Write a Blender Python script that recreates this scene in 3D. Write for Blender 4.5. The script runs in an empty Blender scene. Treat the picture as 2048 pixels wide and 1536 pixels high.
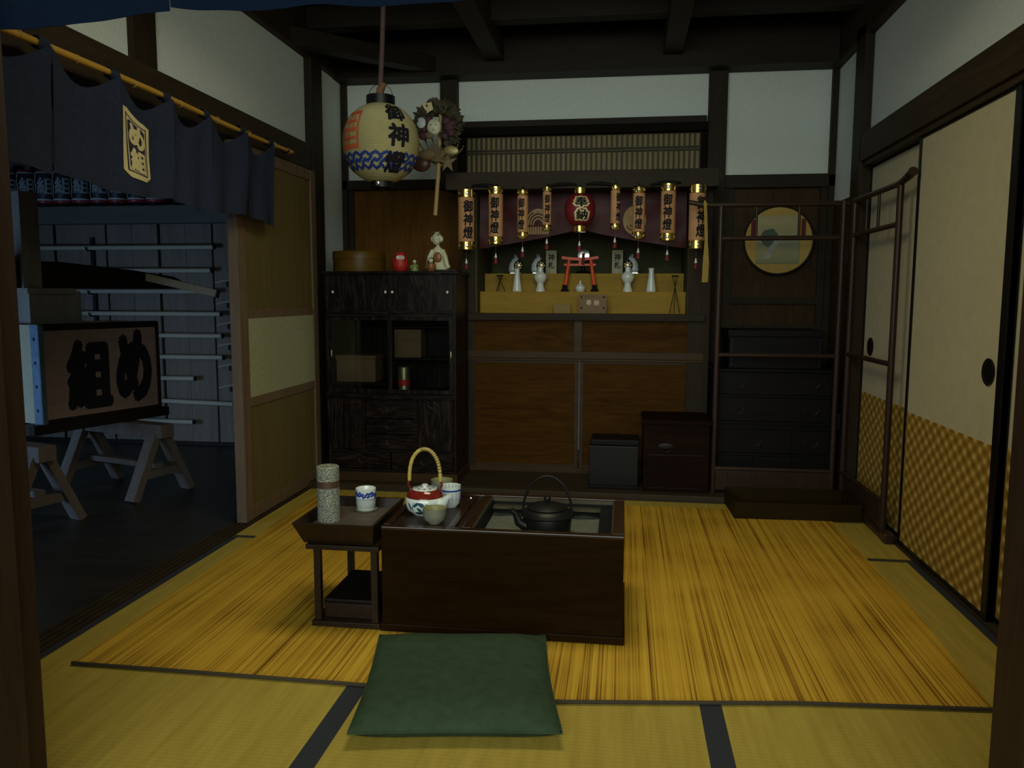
import bpy, bmesh, math, random
from mathutils import Vector, Matrix, noise
random.seed(7)
S = bpy.context.scene
COL = S.collection
PI = math.pi
# ------------------------------------------------------------------ camera
def set_camera():
    yaw, pit, rol, f = math.radians(7.89), math.radians(6.237), math.radians(.183), 1600.0
    B = Matrix(((1, 0, 0), (0, 0, -1), (0, 1, 0)))
    Rz = Matrix(((math.cos(yaw), math.sin(yaw), 0), (-math.sin(yaw), math.cos(yaw), 0), (0, 0, 1)))
    Rp = Matrix(((1, 0, 0), (0, math.cos(pit), -math.sin(pit)), (0, math.sin(pit), math.cos(pit))))
    Rr = Matrix(((math.cos(rol), -math.sin(rol), 0), (math.sin(rol), math.cos(rol), 0), (0, 0, 1)))
    R = Rr @ Rp @ B @ Rz
    cam = bpy.data.cameras.new('camera')
    cam.sensor_width = 36.0
    cam.lens = 36.0 * f / 2048.0
    cam.clip_start = .05
    o = bpy.data.objects.new('camera', cam)
    COL.objects.link(o)
    M = Matrix((R[0], -R[1], -R[2])).transposed().to_4x4()
    M.translation = (0, 0, 1.1)
    o.matrix_world = M
    S.camera = o
set_camera()
# ------------------------------------------------------------------ light and exposure
S.view_settings.view_transform = 'Standard'
S.view_settings.look = 'None'
S.view_settings.exposure = 0.0
S.view_settings.gamma = 1.0
S.view_settings.use_curve_mapping = False
W = bpy.data.worlds.new('world')
S.world = W
W.use_nodes = True
W.node_tree.nodes['Background'].inputs[0].default_value = (.80, .95, 1.0, 1)
W.node_tree.nodes['Background'].inputs[1].default_value = .055
def area(name, loc, target, sx, sy, power, color, spread=180):
    l = bpy.data.lights.new(name, 'AREA')
    l.shape = 'RECTANGLE'; l.size = sx; l.size_y = sy; l.energy = power; l.color = color
    o = bpy.data.objects.new(name, l); COL.objects.link(o)
    o.location = loc
    o.rotation_euler = (Vector(target) - Vector(loc)).to_track_quat('-Z', 'Y').to_euler()
    l.spread = math.radians(spread)
    return o
area('street_daylight', (.05, -3.1, 2.45), (-.2, 4.6, 2.0), 5.8, 2.5, 232, (.89, 1.0, .92))
area('room_lamp', (-.3, 2.6, 2.50), (-.3, 2.6, 0), .9, .6, 13.6, (1.0, .93, .64), 160)
area('side_room_daylight', (-4.3, 1.9, .55), (-2.9, 4.6, .15), 1.4, .8, 11, (.34, .60, 1.0), 110)

# ------------------------------------------------------------------ helpers
ORG = {}
def prop(o, label=None, cat=None, group=None, kind=None):
    if label: o['label'] = label
    if cat: o['category'] = cat
    if group: o['group'] = group
    if kind: o['kind'] = kind
    return o
def thing(name, label, cat, loc=(0, 0, 0), group=None, rz=0):
    o = bpy.data.objects.new(name, None)
    o.empty_display_size = .05
    COL.objects.link(o)
    o.location = loc
    o.rotation_euler = (0, 0, rz)
    ORG[o.name] = Vector(loc)
    return prop(o, label, cat, group)
class MB:
    def __init__(s): s.bm = bmesh.new()
    def box(s, x0, x1, y0, y1, z0, z1, bev=0.0, mat=None):
        t = bmesh.new()
        r = bmesh.ops.create_cube(t, size=1)
        for v in t.verts:
            v.co = Vector(((x0 + x1) / 2 + v.co.x * (x1 - x0), (y0 + y1) / 2 + v.co.y * (y1 - y0), (z0 + z1) / 2 + v.co.z * (z1 - z0)))
        if bev > 0:
            bmesh.ops.bevel(t, geom=list(t.edges), offset=bev, segments=2, affect='EDGES', profile=.6)
        if mat is not None: t.transform(mat)
        s.merge(t)
        return s
    def merge(s, t):
        me = bpy.data.meshes.new('tmp'); t.to_mesh(me); t.free()
        s.bm.from_mesh(me); bpy.data.meshes.remove(me)
    def bar(s, p0, p1, w, h, bev=0.0, up=(0, 0, 1)):
        p0, p1 = Vector(p0), Vector(p1)
        d = (p1 - p0); L = d.length; d.normalize()
        u = Vector(up); sd = d.cross(u)
        if sd.length < 1e-4: sd = d.cross(Vector((1, 0, 0)))
        sd.normalize(); u = sd.cross(d)
        M = Matrix((sd, d, u)).transposed().to_4x4(); M.translation = (p0 + p1) / 2
        return s.box(-w / 2, w / 2, -L / 2, L / 2, -h / 2, h / 2, bev, M)
    def cyl(s, p0, p1, r0, r1=None, seg=16):
        r1 = r0 if r1 is None else r1
        return s.tube([p0, p1], [r0, r1], seg)
    def tube(s, pts, r, seg=10, closed=False):
        pts = [Vector(p) for p in pts]; n = len(pts)
        rs = r if isinstance(r, (list, tuple)) else [r] * n
        rings = []
        prev = None
        for i, p in enumerate(pts):
            a = pts[(i - 1) % n] if (closed or i > 0) else p
            b = pts[(i + 1) % n] if (closed or i < n - 1) else p
            d = (b - a).normalized()
            if prev is None:
                q = Vector((0, 0, 1)) if abs(d.z) < .9 else Vector((1, 0, 0))
                sd = d.cross(q).normalized()
            else:
                sd = (prev - d * prev.dot(d)).normalized()
            prev = sd
            u = sd.cross(d)
            rings.append([s.bm.verts.new(p + (sd * math.cos(t) + u * math.sin(t)) * rs[i]) for t in [2 * PI * k / seg for k in range(seg)]])
        m = n if closed else n - 1
        for i in range(m):
            A, Bq = rings[i], rings[(i + 1) % n]
            for k in range(seg):
                s.bm.faces.new((A[k], A[(k + 1) % seg], Bq[(k + 1) % seg], Bq[k]))
        if not closed:
            s.bm.faces.new(list(reversed(rings[0]))); s.bm.faces.new(rings[-1])
        return s
    def lathe(s, prof, c=(0, 0, 0), seg=32, sx=1, sy=1, cap=True):
        c = Vector(c); rings = []
        for r, z in prof:
            if r < 1e-5: rings.append([s.bm.verts.new(c + Vector((0, 0, z)))])
            else: rings.append([s.bm.verts.new(c + Vector((r * sx * math.cos(2 * PI * k / seg), r * sy * math.sin(2 * PI * k / seg), z))) for k in range(seg)])
        for A, Bq in zip(rings, rings[1:]):
            if len(A) == 1 and len(Bq) == 1: continue
            for k in range(seg):
                k2 = (k + 1) % seg
                if len(A) == 1: s.bm.faces.new((A[0], Bq[k2], Bq[k]))
                elif len(Bq) == 1: s.bm.faces.new((A[k], A[k2], Bq[0]))
                else: s.bm.faces.new((A[k], A[k2], Bq[k2], Bq[k]))
        if cap:
            if len(rings[0]) > 1: s.bm.faces.new(list(reversed(rings[0])))
            if len(rings[-1]) > 1: s.bm.faces.new(rings[-1])
        return s
    def ell(s, c, rx, ry, rz, u=20, v=12, mat=None):
        t = bmesh.new()
        bmesh.ops.create_uvsphere(t, u_segments=u, v_segments=v, radius=1)
        for q in t.verts: q.co = Vector((q.co.x * rx, q.co.y * ry, q.co.z * rz))
        if mat is not None: t.transform(mat)
        t.transform(Matrix.Translation(c))
        s.merge(t); return s
    def grid(s, fn, nu, nv, thick=0):
        V = [[s.bm.verts.new(fn(i / nu, j / nv)) for j in range(nv + 1)] for i in range(nu + 1)]
        fs = [s.bm.faces.new((V[i][j], V[i + 1][j], V[i + 1][j + 1], V[i][j + 1])) for i in range(nu) for j in range(nv)]
        if thick:
            bmesh.ops.recalc_face_normals(s.bm, faces=fs)
            bmesh.ops.solidify(s.bm, geom=fs, thickness=thick)
        return s
    def prism(s, pts, fn, d):
        """polygon pts (u,v) mapped by fn(u,v,w) between w=0 and w=d"""
        A = [s.bm.verts.new(fn(u, v, 0)) for u, v in pts]; Bq = [s.bm.verts.new(fn(u, v, d)) for u, v in pts]
        s.bm.faces.new(A); s.bm.faces.new(list(reversed(Bq)))
        n = len(pts)
        for k in range(n): s.bm.faces.new((A[k], Bq[k], Bq[(k + 1) % n], A[(k + 1) % n]))
        return s
    def xf(s, M): s.bm.transform(M); return s
    def done(s, name, mat, parent=None, org=None, smooth=False, local=False, rz=0):
        bmesh.ops.recalc_face_normals(s.bm, faces=list(s.bm.faces))
        me = bpy.data.meshes.new(name)
        o = bpy.data.objects.new(name, me); COL.objects.link(o)
        if parent is not None:
            base = ORG[parent.name]
            ORG[o.name] = base
            if not local: s.bm.transform(Matrix.Translation(-base))
            o.parent = parent
        else:
            org = Vector(org) if org is not None else Vector((0, 0, 0))
            if not local: s.bm.transform(Matrix.Translation(-org))
            o.location = org; o.rotation_euler = (0, 0, rz)
            ORG[o.name] = org
        s.bm.to_mesh(me); s.bm.free()
        me.materials.append(mat)
        if smooth:
            for p in me.polygons: p.use_smooth = True
            try: me.set_sharp_from_angle(angle=math.radians(40))
            except Exception: pass
        return o
def struct(o): o['kind'] = 'structure'; return o
def copy_tree(o, parent=None):
    c = o.copy(); COL.objects.link(c)
    if parent is not None: c.parent = parent; c.matrix_parent_inverse = o.matrix_parent_inverse
    for ch in list(o.children): copy_tree(ch, c)
    return c

# ------------------------------------------------------------------ materials
def _nt(name):
    m = bpy.data.materials.new(name); m.use_nodes = True
    nt = m.node_tree; b = nt.nodes['Principled BSDF']
    return m, nt, b
def _coord(nt, scale, rot=(0, 0, 0)):
    tc = nt.nodes.new('ShaderNodeTexCoord'); mp = nt.nodes.new('ShaderNodeMapping')
    mp.inputs['Scale'].default_value = scale; mp.inputs['Rotation'].default_value = rot
    nt.links.new(tc.outputs['Object'], mp.inputs['Vector'])
    return mp.outputs['Vector']
def _ramp(nt, fac, stops):
    r = nt.nodes.new('ShaderNodeValToRGB')
    while len(r.color_ramp.elements) < len(stops): r.color_ramp.elements.new(.5)
    for e, (p, c) in zip(r.color_ramp.elements, stops): e.position = p; e.color = (*c, 1)
    nt.links.new(fac, r.inputs[0])
    return r.outputs[0]
def _noise(nt, vec, sc=1, det=4, rough=.6, dist=0):
    n = nt.nodes.new('ShaderNodeTexNoise'); n.inputs['Scale'].default_value = sc
    n.inputs['Detail'].default_value = det; n.inputs['Roughness'].default_value = rough
    n.inputs['Distortion'].default_value = dist
    nt.links.new(vec, n.inputs['Vector']); return n.outputs[0]
def _bump(nt, b, h, st, dist=.002):
    k = nt.nodes.new('ShaderNodeBump'); k.inputs['Strength'].default_value = st; k.inputs['Distance'].default_value = dist
    nt.links.new(h, k.inputs['Height']); nt.links.new(k.outputs[0], b.inputs['Normal'])
def _math(nt, op, a, b=None):
    m = nt.nodes.new('ShaderNodeMath'); m.operation = op
    for i, v in enumerate((a, b)):
        if v is None: continue
        if isinstance(v, (int, float)): m.inputs[i].default_value = v
        else: nt.links.new(v, m.inputs[i])
    return m.outputs[0]
def flat(name, c, rough=.6, metal=0, var=.15, sc=30, coat=0, spec=.5):
    m, nt, b = _nt(name)
    v = _coord(nt, (sc, sc, sc))
    n = _noise(nt, v)
    lo = tuple(x * (1 - var) for x in c); hi = tuple(min(1, x * (1 + var)) for x in c)
    nt.links.new(_ramp(nt, n, [(.3, lo), (.7, hi)]), b.inputs['Base Color'])
    b.inputs['Roughness'].default_value = rough; b.inputs['Metallic'].default_value = metal
    b.inputs['Specular IOR Level'].default_value = spec
    if coat: b.inputs['Coat Weight'].default_value = coat; b.inputs['Coat Roughness'].default_value = .1
    return m
def wood(name, c0, c1, axis='Z', sc=9, rough=.55, bump=.25, dist=1.2, spec=.4, contrast=(.35, .68)):
    m, nt, b = _nt(name)
    k = {'X': (.12, 1, 1), 'Y': (1, .12, 1), 'Z': (1, 1, .12)}[axis]
    v = _coord(nt, tuple(q * sc for q in k))
    n = _noise(nt, v, 1.6, 6, .65, dist)
    v2 = _coord(nt, tuple(q * sc * 9 for q in k))
    n2 = _noise(nt, v2, 1.5, 3, .6)
    mix = _math(nt, 'ADD', _math(nt, 'MULTIPLY', n, .7), _math(nt, 'MULTIPLY', n2, .3))
    nt.links.new(_ramp(nt, mix, [(contrast[0], c0), (contrast[1], c1)]), b.inputs['Base Color'])
    b.inputs['Roughness'].default_value = rough
    b.inputs['Specular IOR Level'].default_value = spec
    _bump(nt, b, mix, bump)
    return m
MAT = {}
def mk():
    M = MAT
    M['plaster'] = flat('plaster', (.76, .81, .73), .9, 0, .05, 60, spec=.1)
    M['timber'] = wood('dark_timber', (0.01835, 0.01201, 0.0052), (0.03478, 0.02218, 0.01), 'Z', 8, .6, spec=0.2)
    M['timberY'] = wood('dark_timber_lengthwise', (0.02688, 0.01758, 0.0078), (0.0504, 0.03255, 0.015), 'Y', 8, .6, spec=0.2)
    M['timberX'] = wood('dark_timber_across', (0.0168, 0.01176, 0.0056), (0.0315, 0.02142, 0.0104), 'X', 8, .6, spec=0.2)
    M['beamX'] = wood('greyed_beam', (0.0273, 0.02112, 0.01196), (0.042, 0.033, 0.01932), 'X', 8, .7, spec=0.2)
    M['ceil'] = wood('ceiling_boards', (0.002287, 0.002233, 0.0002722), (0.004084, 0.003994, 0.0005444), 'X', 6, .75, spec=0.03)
    M['panelX'] = wood('brown_panel_across', (0.03978, 0.01538, 0.00126), (0.08892, 0.03769, 0.00364), 'X', 7, .5, .2, 2.5, spec=0.05)
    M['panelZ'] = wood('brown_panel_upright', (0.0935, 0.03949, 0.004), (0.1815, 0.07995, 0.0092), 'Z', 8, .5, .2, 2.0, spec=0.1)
    M['panelR'] = wood('brown_panel_shade_in_colour', (.030, .016, .006), (.064, .036, .013), 'Z', 8, .5, .2, 2.0, .1)  # darker copy of the upright panel wood, corner shade put into the colour
    M['rail'] = wood('brown_rail', (0.0351, 0.01747, 0.0036), (0.06435, 0.03276, 0.0072), 'X', 8, .5, spec=0.25)
    M['doorwood'] = wood('door_frame_wood', (0.13, 0.08338, 0.0455), (0.2015, 0.1341, 0.0806), 'Z', 10, .55, spec=0.2)
    M['doorpanel'] = wood('door_board', (0.1189, 0.08856, 0.02581), (0.1653, 0.124, 0.03988), 'Z', 12, .6, spec=0.3)
    M['cab'] = wood('cabinet_rosewood', (.0025, .0014, .0012), (.050, .030, .025), 'Z', 12, .38, .3, 3.4, .2, (.47, .72))
    M['cabX'] = wood('cabinet_rosewood_across', (.0025, .0014, .0012), (.044, .026, .022), 'X', 12, .38, .3, 3.4, .2, (.47, .72))
    M['hib'] = wood('brazier_wood', (0.01152, 0.004536, 0.0006336), (0.02016, 0.008748, 0.001373), 'X', 8, .3, .1, 1.5, spec=0.05)
    M['stand'] = wood('dark_tray_wood', (0.012, 0.00612, 0.00275), (0.024, 0.01224, 0.0055), 'Y', 9, .4, .2, spec=0.3)
    M['board'] = wood('old_floor_board', (0.02925, 0.0203, 0.009), (0.05525, 0.03828, 0.018), 'X', 7, .6, spec=0.25)
    M['chest'] = wood('black_chest_wood', (0.0042, 0.00315, 0.00312), (0.00882, 0.00651, 0.00648), 'X', 8, .5, spec=0.15)
    M['rack'] = wood('rack_lacquered_wood', (.026, .013, .008), (.046, .025, .015), 'Z', 9, .35, .1, 1.2, .3)
    M['rackX'] = wood('rack_lacquered_wood_across', (.026, .013, .008), (.044, .024, .0145), 'X', 9, .35, .1, 1.2, .3)
    M['traydark'] = wood('dark_shallow_box_wood', (0.01716, 0.01012, 0.001792), (0.02831, 0.0165, 0.003136), 'X', 8, .6, spec=0.08)
    M['altarwood'] = wood('pale_altar_wood', (0.2646, 0.1599, 0.01547), (0.3881, 0.2418, 0.02737), 'X', 8, .6, .15, 1.0, spec=0.2)
    M['sidefloor'] = wood('side_room_floor', (0.0175, 0.0154, 0.0108), (0.0325, 0.0286, 0.0216), 'X', 5, .38, .2, spec=0.4)
    M['sidewall'] = wood('side_room_planks', (0.165, 0.13, 0.095), (0.242, 0.195, 0.1472), 'Z', 7, .8, .3)
    M['sidebeam'] = wood('side_room_beam', (.12, .105, .08), (.17, .15, .12), 'X', 7, .8)
    M['polewood'] = wood('hook_pole_wood', (.42, .36, .26), (.56, .49, .37), 'X', 9, .7)
    M['pumpwood'] = wood('pump_board', (0.2458, 0.1613, 0.1262), (0.3533, 0.2381, 0.1951), 'X', 6, .6, spec=0.2)
    M['pumpend'] = wood('pump_end_board', (0.372, 0.3306, 0.2116), (0.432, 0.3876, 0.2576), 'X', 6, .7)
    M['pumpdark'] = wood('pump_dark_wood', (0.014, 0.0072, 0.0044), (0.024, 0.0132, 0.008), 'X', 7, .6, spec=0.2)
    M['pumpgrey'] = wood('pump_weathered_wood', (0.18, 0.162, 0.1364), (0.252, 0.234, 0.2046), 'Z', 7, .8, spec=0.2)
    M['trestle'] = wood('trestle_wood', (0.1188, 0.09091, 0.07425), (0.1782, 0.1388, 0.1138), 'Z', 7, .75, spec=0.2)
    M['black'] = flat('black_lacquer', (0.0048, 0.0044, 0.0048), .4, spec=0.3)
    M['ink'] = flat('black_ink', (.012, .011, .014), .85, spec=.2)
    M['iron'] = flat('cast_iron', (0.0154, 0.014, 0.0126), .42, .6)
    M['ironblack'] = flat('black_iron', (0.0084, 0.0078, 0.0078), .5, .5)
    M['strapdaylit'] = flat('strap_metal_blue_reflection', (0.18, 0.252, 0.336), .35, .7)  # blue of the window's reflection is put into the metal's colour
    M['gold'] = flat('gold_foil', (.80, .56, .16), .22, 1, .12, 60)
    M['silver'] = flat('silver_foil', (.8, .8, .76), .2, 1)
    M['brass'] = flat('pale_brass', (.55, .47, .28), .35, .9)
    M['paper'] = flat('lantern_paper', (0.4428, 0.401, 0.1928), .8, 0, .07, 12)
    M['whitecer'] = flat('white_porcelain', (.72, .76, .70), .15, 0, .03, 30, .3)
    M['red'] = flat('vermilion_paint', (.72, .075, .012), .45)
    M['lanternred'] = flat('red_paper', (0.168, 0.0048, 0.0088), .6)
    M['darumared'] = flat('red_papier_mache', (.50, .018, .018), .5)
    M['flesh'] = flat('pale_face', (.60, .44, .34), .6)
    M['ivory'] = flat('ivory_clay', (.62, .62, .42), .45)
    M['green'] = flat('green_paint', (.20, .26, .09), .4)
    M['dollbrown'] = flat('doll_brown', (.26, .10, .035), .35)
    M['curtain'] = flat('maroon_silk', (0.0816, 0.0165, 0.018), .5, 0, .15, 40, spec=0.3)
    M['crest'] = flat('crest_tan', (0.576, 0.4, 0.195), .8)
    M['noren'] = flat('grey_noren_cloth', (0.02578, 0.03303, 0.05901), .95, 0, .16, 90, spec=.1)
    M['bluecloth'] = flat('indigo_cloth', (0.00216, 0.00702, 0.01837), .9, 0, .12, 90, spec=.1)
    M['bamboo'] = wood('bamboo_pole', (.46, .25, .028), (.66, .38, .06), 'Y', 10, .4)
    M['bambooz'] = wood('bamboo_stick', (.34, .22, .08), (.5, .34, .14), 'Z', 10, .45)
    M['cream'] = flat('cream_cloth', (.68, .58, .30), .9, 0, .08, 80, spec=.1)
    M['navy'] = flat('navy_print', (.020, .022, .045), .9)
    M['darkblue'] = flat('blue_ink', (.012, .04, .26), .7)
    M['orangeink'] = flat('orange_stamp', (.58, .10, .028), .8)
    M['heri'] = flat('tatami_border_cloth', (0.021, 0.0234, 0.0286), .9, 0, .12, 120)
    M['heribrown'] = flat('tatami_border_brown', (.045, .034, .018), .9, 0, .12, 120)
    M['zab'] = flat('green_cushion_cloth', (0.04208, 0.0672, 0.03557), .95, 0, .16, 25, spec=.1)
    M['ash'] = flat('hearth_ash', (0.11, 0.1144, 0.085), .95, 0, .2, 60)
    M['copper'] = flat('copper_liner', (0.0935, 0.08, 0.045), .45, .6)
    M['grout'] = flat('dark_liner', (0.007, 0.00735, 0.0084), .6, spec=0.15)
    M['redglaze'] = flat('red_glaze', (0.168, 0.0154, 0.0098), .12, 0, .1, 20, .5)
    M['blueglaze'] = flat('blue_glaze', (.02, .075, .20), .2)
    M['tealglaze'] = flat('teal_glaze', (.025, .075, .10), .2)
    M['clay'] = flat('grey_green_stoneware', (.21, .21, .14), .6)
    M['clayin'] = flat('yellow_green_glaze', (0.27, 0.2475, 0.0975), .35)
    M['rattan'] = wood('rattan_wrap', (.42, .30, .05), (.66, .50, .12), 'Y', 30, .5)
    M['barkband'] = flat('brown_band', (.085, .045, .022), .5)
    M['boxwood'] = wood('bentwood_box', (0.08788, 0.04436, 0.00324), (0.1318, 0.06877, 0.00567), 'X', 10, .4, spec=0.3)
    M['oldbox'] = wood('old_wooden_box', (0.15, 0.0806, 0.035), (0.225, 0.124, 0.0575), 'X', 8, .6)
    M['glassmat'] = glass()
    M['leaf'] = flat('dry_leaves', (0.068, 0.0544, 0.024), .8, 0, .4, 20)
    M['straw'] = flat('straw_tan', (0.1734, 0.1232, 0.05142), .7, 0, .2, 30)
    M['plum'] = flat('plum_paper', (0.066, 0.01925, 0.03025), .7, 0, .3, 20)
    M['picground'] = flat('picture_tan_silk', (0.4968, 0.3445, 0.084), .8, 0, .06, 40)
    M['redstrip'] = flat('dark_red_strip', (.13, .016, .012), .8)
    M['nicheback'] = flat('niche_back_board', (0.078, 0.077, 0.0385), .8, spec=0.1)
    M['ofuda'] = flat('paper_charm', (.52, .48, .32), .9)
    M['tatami'] = tatami(); M['goza'] = goza(); M['fup'] = flat('sliding_door_paper', (0.52, 0.468, 0.3063), .9, 0, .06, 18, spec=.1)
    M['fulow'] = basket(); M['speck'] = speckle(); M['landscape'] = landscape(); M['midpaper'] = flat('reed_paper', (0.3612, 0.3696, 0.2178), .9, 0, .1, 50, spec=.1)
    M['cordbrown'] = flat('brown_cord', (.13, .075, .06), .8)
    M['rope'] = flat('orange_rope', (.24, .10, .045), .8)
def glass():
    m, nt, b = _nt('cabinet_glass')
    out = nt.nodes['Material Output']
    tr = nt.nodes.new('ShaderNodeBsdfTransparent'); tr.inputs[0].default_value = (.86, .9, .88, 1)
    gl = nt.nodes.new('ShaderNodeBsdfGlossy'); gl.inputs['Roughness'].default_value = .03
    fr = nt.nodes.new('ShaderNodeFresnel'); fr.inputs[0].default_value = 1.5
    mx = nt.nodes.new('ShaderNodeMixShader')
    nt.links.new(fr.outputs[0], mx.inputs[0]); nt.links.new(tr.outputs[0], mx.inputs[1]); nt.links.new(gl.outputs[0], mx.inputs[2])
    nt.links.new(mx.outputs[0], out.inputs[0])
    return m
def tatami():
    m, nt, b = _nt('tatami_rush')
    v = _coord(nt, (1, 1, 1))
    sep = nt.nodes.new('ShaderNodeSeparateXYZ'); nt.links.new(v, sep.inputs[0])
    a = _math(nt, 'SINE', _math(nt, 'MULTIPLY', sep.outputs[1], 2 * PI / .015))
    c = _math(nt, 'SINE', _math(nt, 'MULTIPLY', sep.outputs[0], 2 * PI / .006))
    n = _noise(nt, _coord(nt, (40, 3, 40)), 1, 4)
    w = _math(nt, 'ADD', _math(nt, 'MULTIPLY', n, .8), _math(nt, 'MULTIPLY', a, .05))
    w = _math(nt, 'ADD', w, _math(nt, 'MULTIPLY', c, .03))
    nt.links.new(_ramp(nt, w, [(.2, (.36, .25, .036)), (.65, (.50, .365, .062))]), b.inputs['Base Color'])
    b.inputs['Roughness'].default_value = .75; b.inputs['Specular IOR Level'].default_value = .25
    _bump(nt, b, w, .3); return m
def goza():
    m, nt, b = _nt('rush_mat')
    n1 = _noise(nt, _coord(nt, (48, .10, 1)), 1, 3, .6)
    n2 = _noise(nt, _coord(nt, (230, .55, 1)), 1, 3, .7)
    n3 = _noise(nt, _coord(nt, (3, 3, 1)), 1, 2, .5)
    w = _math(nt, 'ADD', _math(nt, 'MULTIPLY', n1, .42), _math(nt, 'MULTIPLY', n2, .58))
    w = _math(nt, 'ADD', w, _math(nt, 'MULTIPLY', _math(nt, 'SUBTRACT', n3, .5), .16))
    nt.links.new(_ramp(nt, w, [(.34, (.085, .036, .003)), (.43, (.30, .145, .009)), (.49, (.56, .315, .024)), (.62, (.72, .43, .044))]), b.inputs['Base Color'])
    b.inputs['Roughness'].default_value = .6; b.inputs['Specular IOR Level'].default_value = .25
    _bump(nt, b, n2, .3); return m
def basket():
    m, nt, b = _nt('woven_pattern_paper')
    v = _coord(nt, (1, 1, 1))
    sep = nt.nodes.new('ShaderNodeSeparateXYZ'); nt.links.new(v, sep.inputs[0])
    ky, kz = 2 * PI / .082, 2 * PI / .060
    a = _math(nt, 'SINE', _math(nt, 'MULTIPLY', sep.outputs[1], ky))
    c = _math(nt, 'SINE', _math(nt, 'MULTIPLY', sep.outputs[2], kz))
    p = _math(nt, 'MULTIPLY', a, c)
    n = _noise(nt, _coord(nt, (30, 30, 30)), 1, 3)
    w = _math(nt, 'ADD', _math(nt, 'ADD', _math(nt, 'MULTIPLY', p, .30), .26), _math(nt, 'MULTIPLY', n, .44))
    nt.links.new(_ramp(nt, w, [(.2, (.20, .115, .014)), (.55, (.38, .23, .038)), (.8, (.64, .45, .14))]), b.inputs['Base Color'])
    b.inputs['Roughness'].default_value = .7; b.inputs['Specular IOR Level'].default_value = .25
    return m
def speckle():
    m, nt, b = _nt('speckled_chiyogami')
    n = _noise(nt, _coord(nt, (320, 320, 320)), 1, 2, .5)
    nt.links.new(_ramp(nt, n, [(.44, (.10, .12, .11)), (.52, (.19, .20, .155)), (.60, (.58, .55, .38))]), b.inputs['Base Color'])
    b.inputs['Roughness'].default_value = .4; return m
def landscape():
    """brushed landscape: pale sky, a dark grove at the left, grey water, green bank"""
    m, nt, b = _nt('brushed_landscape')
    v = _coord(nt, (1, 1, 1))
    sep = nt.nodes.new('ShaderNodeSeparateXYZ'); nt.links.new(v, sep.inputs[0])
    n = _noise(nt, _coord(nt, (30, 30, 45)), 1, 4)
    z = _math(nt, 'ADD', sep.outputs[2], _math(nt, 'MULTIPLY', _math(nt, 'SUBTRACT', n, .5), .06))
    base = _ramp(nt, _math(nt, 'ADD', _math(nt, 'MULTIPLY', z, 3.4), .5), [(.02, (0.258, 0.266, 0.137)), (.25, (0.35, 0.326, 0.166)), (.4, (0.258, 0.274, 0.18)), (.5, (0.395, 0.37, 0.209)), (.95, (0.426, 0.377, 0.187))])
    dx = _math(nt, 'ADD', sep.outputs[0], .05); dz = _math(nt, 'SUBTRACT', z, .012)
    d = _math(nt, 'ADD', _math(nt, 'MULTIPLY', dx, dx), _math(nt, 'MULTIPLY', _math(nt, 'MULTIPLY', dz, dz), .9))
    g = _math(nt, 'LESS_THAN', d, .0026)
    mx = nt.nodes.new('ShaderNodeMix'); mx.data_type = 'RGBA'
    nt.links.new(g, mx.inputs[0]); nt.links.new(base, mx.inputs[6]); mx.inputs[7].default_value = (.09, .125, .095, 1)
    nt.links.new(mx.outputs[2], b.inputs['Base Color']); b.inputs['Roughness'].default_value = .85
    return m
mk()

# ------------------------------------------------------------------ writing
_TXT = {}
def glyph(ch, bold=0):
    k = (ch, bold)
    if k not in _TXT:
        cu = bpy.data.curves.new('lettering', 'FONT'); cu.body = ch; cu.size = 1; cu.offset = bold; cu.resolution_u = 3
        ob = bpy.data.objects.new('lettering', cu); COL.objects.link(ob)
        dg = bpy.context.evaluated_depsgraph_get(); dg.update()
        me = bpy.data.meshes.new_from_object(ob.evaluated_get(dg))
        vs = [v.co.copy() for v in me.vertices]; fs = [tuple(p.vertices) for p in me.polygons]
        bpy.data.objects.remove(ob); bpy.data.curves.remove(cu); bpy.data.meshes.remove(me)
        x0, x1 = min(v.x for v in vs), max(v.x for v in vs); y0, y1 = min(v.y for v in vs), max(v.y for v in vs)
        sc = 1 / max(x1 - x0, y1 - y0)
        vs = [((v.x - (x0 + x1) / 2) * sc, (v.y - (y0 + y1) / 2) * sc) for v in vs]
        _TXT[k] = (vs, fs)
    return _TXT[k]
def write(mb, ch, fn, cu, cv, w, h, bold=.03, step=0, slant=0, lift=(0, -1, 0)):
    """put a character centred at (cu,cv), w wide and h tall; fn(u,v) gives its place; bold thickens the strokes like a brush"""
    vs, fs = glyph(ch)
    t = bmesh.new()
    V = [t.verts.new((x + slant * y, y, 0)) for x, y in vs]
    for f in fs:
        try: t.faces.new([V[i] for i in f])
        except ValueError: pass
    if step:
        for ax, e in ((0, w), (1, h)):
            n = int(e * .56 / step) + 1
            for k in range(-n, n + 1):
                co = [0, 0, 0]; co[ax] = k * step / e; no = [0, 0, 0]; no[ax] = 1
                bmesh.ops.bisect_plane(t, geom=t.verts[:] + t.edges[:] + t.faces[:], plane_co=co, plane_no=no)
    base = [(v.co.x, v.co.y) for v in t.verts]
    t.verts.index_update()
    faces = [[v.index for v in f.verts] for f in t.faces]
    t.free()
    sh = [(0, 0)]
    if bold: sh += [(bold * math.cos(2 * PI * k / 8), bold * .8 * math.sin(2 * PI * k / 8)) for k in range(8)]
    for k, (dx, dy) in enumerate(sh):
        e = Vector(lift) * (.00006 * k)
        q = [mb.bm.verts.new(fn(cu + (x + dx) * w, cv + (y + dy) * h) + e) for x, y in base]
        for f in faces: mb.bm.faces.new([q[i] for i in f])

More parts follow.
